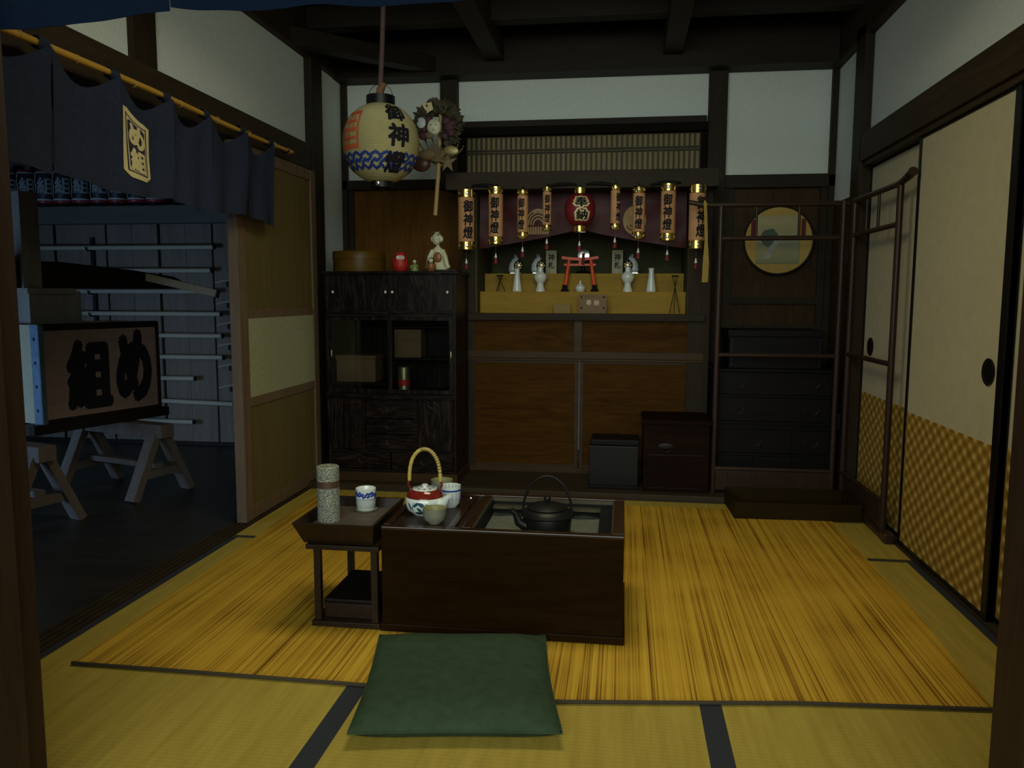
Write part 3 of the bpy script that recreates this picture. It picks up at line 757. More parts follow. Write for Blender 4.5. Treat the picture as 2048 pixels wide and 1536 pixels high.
MAT['lanternorange'] = flat('orange_lantern_paper', (0.5346, 0.2754, 0.1164), .7, 0, .14, 16)
altar()

def curtain():
    def bot(x):
        q = abs(x + .27) / .6
        return 1.508 - .118 * min(1, q) ** .8
    def cf(x, v, off=0):
        zb = bot(x); z = 1.736 + (zb - 1.736) * v
        q = (x + .27)
        f = .014 * math.sin(11 * abs(q) + 6 * v) + .010 * math.sin(26 * abs(q) * (1 - .5 * v) + 9 * v)
        return Vector((x, 4.89 + f * v - off, z))
    r = thing('altar_curtain', 'maroon silk curtain with tan crests gathered up over the altar niche', 'curtain', (-.26, 4.89, 1.75))
    MB().grid(lambda u, v: cf(-.878 + 1.236 * u, v), 90, 20, .002).done('curtain_cloth', MAT['curtain'], r, smooth=True)
    def place(cx, cz):
        def f(u, w):
            x = cx + u; z = cz + w
            v = (1.736 - z) / (1.736 - bot(x))
            return cf(x, v, .006)
        return f
    # left crest: nested arches over upright ribs
    f = place(-.52, 1.55); m = MB()
    def ribbon(pts, w):
        vs = []
        for i, (a, b) in enumerate(pts):
            a0, b0 = pts[max(0, i - 1)]; a1, b1 = pts[min(len(pts) - 1, i + 1)]
            dx, dz = a1 - a0, b1 - b0; L = math.hypot(dx, dz) or 1
            vs.append((m.bm.verts.new(f(a - dz / L * w, b + dx / L * w)), m.bm.verts.new(f(a + dz / L * w, b - dx / L * w))))
        for p, q in zip(vs, vs[1:]): m.bm.faces.new((p[0], q[0], q[1], p[1]))
    for R in (.030, .045, .060, .074):
        ribbon([(R * math.cos(t), -.02 + R * 1.25 * math.sin(t)) for t in [PI * i / 14 for i in range(15)]], .0042)
    for k in range(-4, 5): ribbon([(k * .016, -.03 - .004 * abs(k) * 0), (k * .014, -.075)], .0052)
    ribbon([(-.03, .055), (0, .068), (.03, .055)], .004)
    m.done('arched_crest', MAT['crest'], r)
    f = place(.055, 1.552); m = MB()
    n = 26
    V = [m.bm.verts.new(f(.068 * math.cos(2 * PI * k / n), .085 * math.sin(2 * PI * k / n))) for k in range(n)]
    c = m.bm.verts.new(f(0, 0))
    for k in range(n): m.bm.faces.new((c, V[k], V[(k + 1) % n]))
    d = m.done('round_crest', MAT['crest'], r)
    f0 = place(.055, 1.552); f = lambda a, b: f0(a, b) + Vector((0, -.002, 0)); m = MB()
    for R, z0 in ((.026, -.022), (.044, -.03)):
        ribbon([(R * math.cos(t), z0 - R * .6 * math.sin(t)) for t in [PI * i / 12 for i in range(13)]], .003)
    m.done('crest_lines', MAT['curtain'], d)
curtain()

def facing(loc):
    return math.atan2(-loc[1], -loc[0])
def tassel(c, z, s=1.0):
    """cord, white knot, red fringe below point (c, z)"""
    m = MB().tube([(c[0], c[1], z), (c[0], c[1], z - .055 * s)], .0012, 6)
    w = MB().lathe([(.002, 0), (.008, -.022), (.008, -.026), (0, -.026)], (c[0], c[1], z - .05 * s), 12)
    f = MB().lathe([(.008, -.026), (.0125, -.055), (.0125, -.058), (0, -.056)], (c[0], c[1], z - .05 * s), 14)
    return m, w, f
def altar_lanterns():
    D = [((-.974, 1.718), (-.870, 1.371), .25, 1.299), ((-.793, 1.732), (-.701, 1.402), -.2, 0), ((-.623, 1.716), (-.555, 1.433), -.35, 0), ((-.475, 1.730), (-.421, 1.478), .05, 0),
         ((-.086, 1.733), (-.028, 1.483), .75, 0), ((.038, 1.722), (.114, 1.428), -.05, 0), ((.194, 1.734), (.285, 1.416), -.1, 0), ((.351, 1.726), (.449, 1.370), .55, 0)]
    names = ['leftmost tall orange paper lantern with black writing, hanging before the left altar post', 'second orange lantern from the left under the altar beam', 'third orange lantern from the left, beside the arched curtain crest',
             'smallest orange lantern just left of the red round lantern', 'smallest orange lantern just right of the red round lantern, writing turned away', 'orange lantern beside the round curtain crest, third from the right end',
             'second orange lantern from the right end of the altar beam', 'rightmost tall orange lantern, partly behind the hanging yellow strip']
    k = .983
    for (a, b, rot, _), lab in zip(D, names):
        xa, xb = a[0] * k, b[0] * k; zt, zb = 1.1 + (a[1] - 1.1) * k, 1.1 + (b[1] - 1.1) * k
        R = (xb - xa) / 2 * .97; cx = (xa + xb) / 2; cy = 4.60; H = zt - zb
        r = thing('cylinder_lantern', lab, 'lantern', (cx, cy, zb), 'orange cylinder lanterns on the altar beam')
        prof = []
        n = 30
        for i in range(n + 1):
            prof.append((R * (.94 + (.012 if i % 2 else 0)), H * .13 + H * .74 * i / n))
        MB().lathe(prof, (cx, cy, zb), 30).done('paper_body', MAT['lanternorange'], r, smooth=True)
        for z0, z1, nm in ((0, .135, 'lower_gold_cap'), (.865, 1, 'upper_gold_cap')):
            cap = MB().lathe([(R * .96, H * z0), (R, H * z0 + .002), (R, H * z1 - .002), (R * .96, H * z1)], (cx, cy, zb), 36).done(nm, MAT['gold'], r, smooth=True)
            q = MB(); A = facing((cx, cy))
            for j in range(5):
                an = A + rot * .5 + (j - 2) * 1.2
                q.ell((cx + R * math.cos(an), cy + R * math.sin(an), zb + H * (z0 + z1) / 2), .0025, R * .22, R * .22, 12, 8, Matrix.Rotation(an, 4, 'Z'))
            q.done('boss', MAT['silver'], cap, smooth=True)
        A = facing((cx, cy))
        w = MB()
        f = lambda u, v: Vector((cx + R * .965 * math.cos(A + rot + u / R), cy + R * .965 * math.sin(A + rot + u / R), zb + v))
        for ch, fr in zip('御神燈', (.715, .50, .285)):
            write(w, ch, f, 0, H * fr, R * 1.15, H * .195, .040, R * .12, .08)
        w.done('writing', MAT['ink'], r)
        m, wt, fg = tassel((cx, cy), zb, 1.0 if H > .28 else .9)
        m.done('tassel_cord', MAT['cordbrown'], r); wt.done('tassel_knot', MAT['whitecer'], r, smooth=True); fg.done('tassel_fringe', MAT['lanternred'], r, smooth=True)
        h = MB().tube([(cx, cy, zt - .002), (cx, cy + .01, zt + .018), (cx, 4.659, zt + .022)], .0022, 6)
        h.done('hanger', MAT['ironblack'], r)
    cx, cy, k = -.259 * k, 4.60, .983
    cz = 1.1 + .495 * k; R = .0865
    r = thing('round_lantern', 'red round paper lantern with gold caps in the middle of the altar', 'lantern', (cx, cy, cz - .12))
    n = 24
    prof = [(R * math.sin(PI * (.1 + .8 * i / n)) ** .75 * (1 + (.008 if i % 2 else 0)), -R * 1.05 * math.cos(PI * (.1 + .8 * i / n))) for i in range(n + 1)]
    MB().lathe(prof, (cx, cy, cz), 40).done('paper_body', MAT['lanternred'], r, smooth=True)
    for z0, z1, nm in ((-.123, -.088, 'lower_gold_cap'), (.088, .123, 'upper_gold_cap')):
        MB().lathe([(.034, z0), (.036, z0 + .002), (.036, z1 - .002), (.034, z1)], (cx, cy, cz), 36).done(nm, MAT['gold'], r, smooth=True)
    A = facing((cx, cy)) + .10
    def sph(off):
        def f(u, v):
            ph = v / (R * 1.05); rr = R * max(.05, math.cos(ph)) ** .75 + off
            an = A + u / R
            return Vector((cx + rr * math.cos(an), cy + rr * math.sin(an), cz + R * 1.05 * math.sin(ph)))
        return f
    w = MB(); write(w, '奉', sph(.0022), 0, .042, .088, .074, .11, .012); write(w, '納', sph(.0022), .004, -.035, .080, .070, .11, .012)
    w.done('writing_outline', MAT['cream'], r)
    w = MB(); write(w, '奉', sph(.0034), 0, .042, .074, .062, .035, .012); write(w, '納', sph(.0034), .004, -.035, .066, .058, .035, .012)
    w.done('writing', MAT['ink'], r)
    m, wt, fg = tassel((cx, cy), cz - .123)
    m.done('tassel_cord', MAT['cordbrown'], r); wt.done('tassel_knot', MAT['whitecer'], r, smooth=True); fg.done('tassel_fringe', MAT['lanternred'], r, smooth=True)
    MB().tube([(cx, cy, cz + .12), (cx, cy + .01, cz + .14), (cx, 4.659, cz + .145)], .0022, 6).done('hanger', MAT['ironblack'], r)
    # black curved brackets under the beam
    for x, s, lab in ((-.80, -1, 'black curved hanging bracket under the beam between the two leftmost lanterns'), (-.36, 1, 'black curved bracket just left of the red round lantern'),
                      (-.14, -1, 'black curved bracket just right of the red round lantern'), (.22, 1, 'black curved bracket near the right end of the altar beam')):
        p = [(x + s * (.085 - .17 * i / 10), 4.648, 1.735 - .010 * (i / 10) ** 2 + .006 * math.sin(PI * i / 10)) for i in range(11)]
        prop(MB().tube(p, [.004 + .006 * math.sin(PI * (i + .6) / 11.2) for i in range(11)], 8).done('curved_bracket', MAT['ironblack'], org=(x, 4.65, 1.735), smooth=True), lab, 'bracket', 'black brackets on the altar beam')
altar_lanterns()

def altar_items():
    z0 = 1.1315; y = 4.995; k = y / 4.95
    def v(name, label, cat, x, prof, m, group=None, yy=y, zz=z0, seg=32):
        return prop(MB().lathe(prof, (x, yy, zz), seg).done(name, m, org=(x, yy, zz), smooth=True), label, cat, group)
    flare = [(0, 0), (.030, 0), (.031, .004), (.029, .02), (.018, .09), (.0155, .125), (.017, .140), (.017, .143), (.012, .143), (.011, .13), (0, .13)]
    v('flared_vase', 'tall white flared vase at the left end of the altar step', 'vase', -.662, flare, MAT['whitecer'], 'white altar vases')
    v('flared_vase', 'tall white flared vase at the right end of the altar step', 'vase', .164, flare, MAT['whitecer'], 'white altar vases')
    bulb = [(0, 0), (.030, 0), (.030, .006), (.021, .035), (.019, .05), (.034, .070), (.041, .088), (.039, .102), (.024, .118), (.017, .124), (.017, .150), (.013, .150), (.012, .13), (0, .13)]
    v('bulb_vase', 'white round-shouldered vase left of the red gate', 'vase', -.516, bulb, MAT['whitecer'], 'white altar vases')
    v('bulb_vase', 'white round-shouldered vase right of the red gate', 'vase', .022, bulb, MAT['whitecer'], 'white altar vases')
    w = thing('water_pot', 'small white lidded water pot with a pointed lid under the red gate', 'pot', (-.268, y, z0))
    MB().lathe([(0, 0), (.022, 0), (.029, .010), (.031, .024), (.028, .033), (.0, .034)], (-.268, y, z0), 28).done('pot_body', MAT['whitecer'], w, smooth=True)
    MB().lathe([(.028, .034), (.018, .043), (.006, .052), (.007, .058), (.003, .068), (0, .072)], (-.268, y, z0), 28).done('pot_lid', MAT['whitecer'], w, smooth=True)
    # torii
    cx = -.272
    t = thing('shrine_gate', 'small vermilion shrine gate with black feet on the altar step', 'shrine gate', (cx, y + .01, z0))
    yy = y + .01
    for s in (-1, 1):
        p = MB().cyl((cx + s * .090, yy, z0 + .03), (cx + s * .066, yy, z0 + .20), .0125, .0105, 18).done('pillar', MAT['red'], t, smooth=True)
        MB().lathe([(.024, 0), (.024, .014), (.017, .016), (.016, .042), (0, .042)], (cx + s * .092, yy, z0), 8).done('pillar_foot', MAT['black'], p)
    MB().box(cx - .098, cx + .098, yy - .007, yy + .007, z0 + .158, z0 + .172, .001).done('tie_beam', MAT['red'], t)
    m = MB()
    for i in range(12):
        a, b = -1 + 2 * i / 12, -1 + 2 * (i + 1) / 12
        m.bar((cx + a * .112, yy, z0 + .200 + .010 * a * a), (cx + b * .113, yy, z0 + .200 + .010 * b * b), .024, .017)
    m.done('top_beam', MAT['red'], t)
    MB().box(cx - .008, cx + .008, yy - .006, yy + .006, z0 + .171, z0 + .194).done('centre_strut', MAT['red'], t)
    MB().box(cx + .012, cx + .030, yy - .016, yy - .008, z0 + .165, z0 + .235, .001).done('name_tablet', MAT['redstrip'], t)
    # mirror on stand behind the gate, on the upper step
    zz = 1.2455; yb = 5.16
    g = thing('altar_mirror', 'bright round altar mirror behind the shrine gate', 'mirror', (-.258, yb, zz))
    MB().lathe([(0, 0), (.05, 0), (.045, .012), (.012, .02), (.010, .085), (0, .085)], (-.258, yb, zz), 24).done('mirror_stand', MAT['black'], g, smooth=True)
    d = MB().lathe([(0, -.004), (.038, -.004), (.041, 0), (.038, .004), (.02, .007), (0, .008)], (0, 0, 0), 40)
    d.xf(Matrix.Translation((-.258, yb - .005, zz + .118)) @ Matrix.Rotation(PI / 2 - .10, 4, 'X')).done('mirror_disc', MAT['silver'], g, smooth=True)
    # paper charms
    for x, lab in ((-.475, 'pale paper charm with brush writing left of the shrine gate'), (-.045, 'pale paper charm with brush writing right of the shrine gate')):
        c = thing('paper_charm', lab, 'paper charm', (x, 5.28, zz), 'paper charms in the altar niche')
        MB().box(x - .035, x + .035, 5.28, 5.286, zz, zz + .155).done('charm_paper', MAT['ofuda'], c)
        wr = MB()
        for ch, q in (('神', .11), ('札', .06)):
            write(wr, ch, lambda u, vv: Vector((x + u, 5.279, zz + vv)), 0, q, .04, .045, .02)
        wr.done('writing', MAT['ink'], c)
    # small white fox figures with round gilt bosses
    for x, s, lab in ((-.69, 1, 'small white ornament with a round gilt boss behind the left flared vase'), (-.545, 1, 'small white ornament with a round gilt boss behind the left round vase'), (.045, -1, 'small white curved ornament with a round gilt boss behind the right round vase')):
        f = thing('altar_ornament', lab, 'ornament', (x, 5.12, zz), 'white ornaments behind the vases')
        p = [(x - s * .016, 5.12, zz + .02), (x - s * .014, 5.12, zz + .055), (x - s * .004, 5.12, zz + .085), (x + s * .016, 5.12, zz + .10)]
        MB().tube(p, [.030, .027, .019, .007], 14).ell((x - s * .016, 5.12, zz + .016), .026, .02, .016).tube([(x - s * .002, 5.12, zz + .09), (x - s * .006, 5.12, zz + .125)], [.006, .001], 8).tube([(x + s * .008, 5.12, zz + .09), (x + s * .006, 5.12, zz + .12)], [.006, .001], 8).done('ornament_body', MAT['whitegrey'], f, smooth=True)
        b = MB().ell((x + s * .024, 5.085, zz + .050), .019, .008, .019)
        for q in range(7): b.ell((x + s * .024 + .019 * math.cos(q * .9), 5.083, zz + .050 + .019 * math.sin(q * .9)), .008, .005, .008, 10, 6)
        b.done('gilt_boss', MAT['brass'], f, smooth=True)
        MB().tube([(x + s * .024 + .027 * math.cos(2 * PI * q / 20), 5.09, zz + .050 + .027 * math.sin(2 * PI * q / 20)) for q in range(20)], .004, 6, True).done('black_ring', MAT['black'], f, smooth=True)
        MB().box(x - .03, x + .04, 5.085, 5.15, zz, zz + .006, .001).done('ornament_base', MAT['silver'], f)
    # black wire stands
    for x, yy2, zb, lab in ((-.77, y, z0, 'black wire tripod stand at the left end of the altar step'), (.30, 4.87, 1.0035, 'black wire tripod stand at the right end of the altar counter')):
        m = MB(); h = .098 if zb > 1.1 else .22
        for k2 in range(3):
            an = 2 * PI * k2 / 3 + .4
            m.tube([(x + .034 * math.cos(an), yy2 + .034 * math.sin(an), zb), (x, yy2, zb + h * .72), (x - .02 * math.cos(an), yy2 - .02 * math.sin(an), zb + h)], .0022, 6)
        m.lathe([(.020, h - .004), (.022, h), (.020, h + .004)], (x, yy2, zb), 16)
        prop(m.done('wire_stand', MAT['ironblack'], org=(x, yy2, zb)), lab, 'stand')
    # wooden plaques
    p = thing('nailed_plaque', 'square wooden plaque with two pale characters and corner nails leaning on the altar', 'plaque', (-.185, 4.80, 1.0005))
    MB().box(-.266, -.101, 4.806, 4.82, 1.0005, 1.113, .002).done('plaque_board', MAT['plaquewood'], p)
    nl = MB()
    for x in (-.25, -.117):
        for z in (1.035, 1.098): nl.ell((x, 4.805, z), .006, .003, .006, 10, 6)
    nl.done('nails', MAT['ironblack'], p)
    wr = MB()
    for ch, u in (('奉', -.206), ('納', -.160)): write(wr, ch, lambda a, b: Vector((a, 4.8045, 1.066 + b)), u, 0, .030, .034, .03)
    wr.done('writing', MAT['flesh'], p)
    prop(MB().box(-.422, -.318, 4.86, 4.874, 1.0005, 1.056, .002).done('blank_plaque', MAT['altarwood2'], org=(-.37, 4.867, 1.0005)), 'small blank tan wooden plaque left of the nailed plaque', 'plaque')
MAT['whitegrey'] = flat('white_glazed_clay', (.50, .55, .54), .35)
MAT['plaquewood'] = wood('plaque_wood', (.16, .105, .05), (.24, .165, .085), 'X', 10, .7)
MAT['altarwood2'] = wood('small_plaque_wood', (.22, .15, .05), (.30, .21, .08), 'X', 10, .7)
altar_items()

# ------------------------------------------------------------------ glass cabinet and its things
def cabinet():
    M = MAT
    x0, x1, y0, y1 = -1.695, -.932, 4.41, 4.768
    r = thing('tea_cabinet', 'tall dark rosewood tea cabinet with glass doors in the left back corner', 'cabinet', ((x0 + x1) / 2, y0, .031))
    c = MB().box(x0, x0 + .018, y0 + .004, y1, .031, 1.225, .002).box(x1 - .018, x1, y0 + .004, y1, .031, 1.225, .002).box(x0, x1, y1 - .012, y1, .031, 1.225)
    c.box(x0 + .018, x1 - .018, y0 + .02, y1, .53, .545).box(x0 + .018, x1 - .018, y0 + .02, y1, .20, .21).box(x0 + .018, x1 - .018, y0 + .015, y1, 1.0, 1.015)
    c.done('carcass', M['cab'], r)
    MB().box(x0 - .012, x1 + .012, y0 - .012, y1, 1.222, 1.240, .004).done('top_board', M['cabX'], r)
    MB().box(x0 - .004, x1 + .004, y0 - .010, y1, .514, .540, .004).done('middle_ledge', M['cabX'], r)
    MB().box(x0 - .008, x1 + .008, y0 - .008, y1, .0312, .085, .003).done('plinth', M['rail'], r)
    f = MB()
    for z0, z1 in ((1.0, 1.018), (.985, .998), (.205, .216), (.085, .10)): f.box(x0 + .018, x1 - .018, y0, y0 + .02, z0, z1, .001)
    f.box(-1.478, -1.464, y0, y0 + .02, .216, .514).box(-1.172, -1.158, y0, y0 + .02, .216, .514)
    f.done('face_frame', M['cabX'], r)
    xm = -1.318
    # upper sliding doors
    for a, b, off in ((x0 + .018, xm + .008, .012), (xm - .006, x1 - .018, .004)):
        d = MB().box(a, b, y0 + off, y0 + off + .010, 1.018, 1.222, .001).done('upper_door', M['cab'], r)
        k = MB()
        for xx in (a + .028, b - .028):
            MB().ell((xx, y0 + off - .004, 1.123), .0075, .006, .0085, 14, 8).done('knob', M['whitecer'], d, smooth=True)
    # glass doors
    for a, b, off in ((x0 + .018, xm + .012, .014), (xm - .010, x1 - .018, .004)):
        d = MB().box(a, a + .022, y0 + off, y0 + off + .012, .545, .985, .001).box(b - .022, b, y0 + off, y0 + off + .012, .545, .985, .001).box(a + .022, b - .022, y0 + off, y0 + off + .012, .545, .568, .001).box(a + .022, b - .022, y0 + off, y0 + off + .012, .963, .985, .001)
        d = d.done('glass_door', M['cab'], r)
        MB().box(a + .02, b - .02, y0 + off + .005, y0 + off + .008, .566, .965).done('glass_pane', M['glassmat'], d)
        MB().ell(((a + .011) if off > .01 else (b - .011), y0 + off - .001, .77), .005, .002, .022, 12, 8).done('finger_pull', M['brass'], d, smooth=True)
    MB().box(x0 + .018, xm, y0 + .05, y1 - .02, .588, .60).done('left_shelf', M['cabX'], r)
    MB().box(xm, x1 - .018, y0 + .12, y1 - .02, .73, .742).box(xm, x1 - .018, y0 + .14, y1 - .02, .895 + .02, .925).done('right_shelf', M['cabX'], r)
    # lower carved doors and drawers
    for a, b, s in ((x0 + .022, -1.480, 1), (-1.156, x1 - .022, -1)):
        d = MB().box(a, b, y0 + .004, y0 + .016, .218, .512, .001).done('carved_door', M['cab'], r)
        e = MB()
        for j in range(3):
            R = .05 + .035 * j
            cx = b - .02 if s > 0 else a + .02
            e.tube([(cx - s * R * math.cos(t) * 1.1, y0 + .004, .40 + R * math.sin(t)) for t in [PI / 2 * i / 10 for i in range(11)]], .004, 6)
        e.tube([((a + b) / 2 + s * .03, y0 + .004, .24 + .03 * i) for i in range(8)], .004, 6)
        e.done('carving', M['cabX'], d, smooth=True)
    for z0, z1 in ((.40, .512), (.31, .395), (.218, .305)):
        d = MB().box(-1.462, -1.174, y0 + .003, y0 + .018, z0, z1, .003).done('drawer', M['cabX'], r)
        zc = (z0 + z1) / 2
        ring(d, -1.318, y0, zc, .024)
    for a, b in ((x0 + .02, -1.322), (-1.314, x1 - .02)):
        d = MB().box(a, b, y0 + .003, y0 + .018, .102, .203, .003).done('bottom_drawer', M['cabX'], r)
        ring(d, (a + b) / 2 + .02, y0, .155, .030)
    # contents
    a = thing('wooden_box', 'brown lidded wooden box behind the left glass door', 'box', (-1.55, 4.56, .6005))
    MB().box(-1.665, -1.43, 4.50, 4.66, .6005, .735, .002).done('box_body', M['oldbox'], a)
    MB().box(-1.67, -1.425, 4.495, 4.665, .7355, .755, .002).done('box_lid', M['oldbox'], a)
    a = thing('framed_box', 'square tan box with a raised border behind the right glass door', 'box', (-1.25, 4.6, .7425))
    MB().box(-1.335, -1.175, 4.585, 4.70, .7425, .905, .002).done('box_body', M['oldbox'], a)
    b = MB().box(-1.335, -1.175, 4.577, 4.585, .7425, .757).box(-1.335, -1.175, 4.577, 4.585, .89, .905).box(-1.335, -1.32, 4.577, 4.585, .757, .89).box(-1.19, -1.175, 4.577, 4.585, .757, .89)
    b.done('raised_border', M['oldbox'], a)
    a = thing('tea_tin', 'small gilt and white tea tin standing below the framed box', 'tin', (-1.258, 4.5, .5455))
    MB().lathe([(0, 0), (.034, 0), (.034, .11), (0, .11)], (-1.258, 4.5, .5455), 28).done('tin_body', M['brass'], a, smooth=True)
    MB().lathe([(.0345, .108), (.035, .108), (.035, .145), (.030, .149), (0, .150)], (-1.258, 4.5, .5455), 28, cap=False).done('tin_lid', M['brass'], a, smooth=True)
    q = MB().lathe([(.0345, .04), (.0352, .04), (.0352, .075), (.0345, .075)], (-1.258, 4.5, .5455), 28, cap=False).done('tin_label', M['darumared'], a, smooth=True)
def ring(parent, x, y, z, R):
    MB().tube([(x + R * math.cos(t), y - .004, z + .004 - R * .75 * math.sin(t)) for t in [PI * i / 12 for i in range(13)]], .0022, 6).ell((x - R, y, z + .004), .005, .004, .005, 8, 6).ell((x + R, y, z + .004), .005, .004, .005, 8, 6).done('ring_handle', MAT['brassdark'], parent, smooth=True)
MAT['brassdark'] = flat('dull_brass', (0.05, 0.0425, 0.03), .45, .8)
cabinet()

def cabinet_top():
    z = 1.2405
    r = thing('bentwood_box', 'round brown bentwood box with a lid on the left of the cabinet top', 'box', (-1.545, 4.59, z))
    MB().lathe([(0, 0), (.150, 0), (.151, .004), (.151, .075), (0, .075)], (-1.545, 4.59, z), 56).done('box_body', MAT['boxwood'], r, smooth=True)
    MB().lathe([(.1515, .070), (.1545, .071), (.1545, .112), (.150, .118), (0, .119)], (-1.545, 4.59, z), 56).done('box_lid', MAT['boxwood'], r, smooth=True)
    # daruma
    c = Vector((-1.272, 4.50, z))
    d = thing('daruma_doll', 'round red papier-mache doll with a pale face on the cabinet top', 'doll', c)
    MB().lathe([(0, 0), (.028, 0), (.040, .012), (.045, .035), (.044, .065), (.037, .092), (.022, .108), (0, .113)], c, 36).done('doll_body', MAT['darumared'], d, smooth=True)
    A = facing(c)
    Rz = Matrix.Rotation(A, 4, 'Z')
    def dp(da, zz, rr): return c + Vector((rr * math.cos(A + da), rr * math.sin(A + da), zz))
    f = MB().ell(dp(0, .074, .034), .010, .026, .018, 18, 12, Rz).done('face', MAT['flesh'], d, smooth=True)
    MB().ell(dp(-.35, .080, .0415), .004, .009, .009, 12, 8, Rz).ell(dp(.35, .080, .0415), .004, .009, .009, 12, 8, Rz).done('eyes', MAT['whitecer'], f, smooth=True)
    MB().ell(dp(.33, .080, .045), .002, .003, .003, 8, 6, Rz).tube([dp(-.62, .092, .037), dp(-.72, .075, .040), dp(-.58, .060, .043)], .005, 8).tube([dp(.62, .092, .037), dp(.72, .075, .040), dp(.58, .060, .043)], .005, 8).done('whiskers', MAT['ink'], f, smooth=True)
    MB().tube([dp(-.2, .050, .0445), dp(-.35, .03, .0455), dp(-.3, .012, .041)], .0015, 6).tube([dp(.2, .050, .0445), dp(.35, .03, .0455), dp(.3, .012, .041)], .0015, 6).done('gold_lines', MAT['gold'], d)
    # little green figure
    c = Vector((-1.185, 4.49, z))
    g = thing('green_figurine', 'tiny green robed figurine beside the red round doll', 'figurine', c)
    MB().lathe([(0, 0), (.020, 0), (.022, .008), (.019, .026), (.012, .040), (.006, .046), (0, .046)], c, 24).tube([c + Vector((-.016, -.006, .034)), c + Vector((-.020, -.018, .018))], [.006, .004], 8).tube([c + Vector((.016, -.006, .034)), c + Vector((.020, -.018, .022))], [.006, .004], 8).done('figurine_robe', MAT['green'], g, smooth=True)
    h = MB().ell(c + Vector((0, -.001, .056)), .0105, .0105, .012, 16, 12).done('figurine_head', MAT['ivory'], g, smooth=True)
    MB().ell(c + Vector((0, .002, .063)), .010, .010, .006, 14, 8).done('figurine_hair', MAT['ink'], h, smooth=True)
    # black stand + seated ivory figure + round wooden doll
    MB_ = MB().box(-1.185 + .035, -.955, 4.53, 4.66, z, z + .012, .002)
    prop(MB_.done('lacquer_base', MAT['black'], org=(-1.05, 4.6, z)), 'flat black lacquer base under the ivory seated figure', 'display base')
    c = Vector((-1.075, 4.60, z + .0125))
    s = thing('seated_figurine', 'ivory white figurine in a spreading kimono seated on the black base', 'figurine', c)
    bm = MB()
    bm.lathe([(0, 0), (.066, 0), (.068, .005), (.050, .018), (.040, .045), (.036, .075), (.036, .100), (.031, .118), (.016, .130), (.009, .137), (.009, .150), (0, .150)], c, 32, 1.0, .72)
    bm.tube([c + Vector((-.030, -.004, .112)), c + Vector((-.044, -.016, .075)), c + Vector((-.050, -.028, .030)), c + Vector((-.056, -.036, .006))], [.012, .014, .013, .010], 12)
    bm.tube([c + Vector((.030, -.004, .112)), c + Vector((.046, -.014, .075)), c + Vector((.058, -.022, .030)), c + Vector((.070, -.028, .008))], [.012, .014, .014, .012], 12)
    bm.done('kimono_body', MAT['ivory'], s, smooth=True)
    hd = MB().ell(c + Vector((-.006, -.010, .172)), .025, .026, .030, 24, 16).ell(c + Vector((-.008, -.036, .168)), .003, .004, .004, 8, 6).done('figurine_head', MAT['ivory'], s, smooth=True)
    MB().ell(c + Vector((-.016, -.034, .174)), .003, .002, .0014, 8, 6).ell(c + Vector((.003, -.035, .174)), .003, .002, .0014, 8, 6).done('eyes', MAT['ink'], hd)
    MB().ell(c + Vector((-.007, -.034, .158)), .003, .002, .0013, 8, 6).done('mouth', MAT['darumared'], hd)
    hr = MB().ell(c + Vector((-.004, .002, .186)), .030, .028, .024, 20, 12).ell(c + Vector((-.030, -.002, .176)), .012, .014, .016, 12, 8).ell(c + Vector((.020, -.002, .176)), .014, .014, .018, 12, 8).ell(c + Vector((-.004, .002, .210)), .014, .012, .010, 12, 8)
    hr.done('figurine_hair', MAT['ivory'], s, smooth=True)
    MB().ell(c + Vector((.008, -.022, .202)), .008, .005, .006, 10, 8).tube([c + Vector((-.02, -.01, .214)), c + Vector((.012, -.012, .220))], .002, 6).done('hair_ornament', MAT['green'], s, smooth=True)
    MB().ell(c + Vector((.004, -.026, .070)), .026, .010, .032, 16, 12).done('painted_sash', MAT['dollbrown'], s, smooth=True)
    c = Vector((-1.085, 4.475, z))
    w = thing('round_wooden_doll', 'round brown wooden doll in front of the ivory figurine', 'doll', c)
    MB().lathe([(0, 0), (.016, 0), (.026, .012), (.029, .028), (.024, .044), (.012, .050), (0, .050)], c, 28).done('doll_body', MAT['dollbrown'], w, smooth=True)
    h = MB().ell(c + Vector((0, -.002, .060)), .015, .015, .015, 18, 12).done('doll_head', MAT['ivory'], w, smooth=True)
    MB().ell(c + Vector((0, .003, .063)), .0165, .0155, .0155, 18, 12).tube([c + Vector((-.017, -.008, .045)), c + Vector((-.015, -.004, .06))], .005, 8).tube([c + Vector((.017, -.008, .045)), c + Vector((.015, -.004, .06))], .005, 8).done('doll_hair', MAT['ink'], h, smooth=True)
cabinet_top()

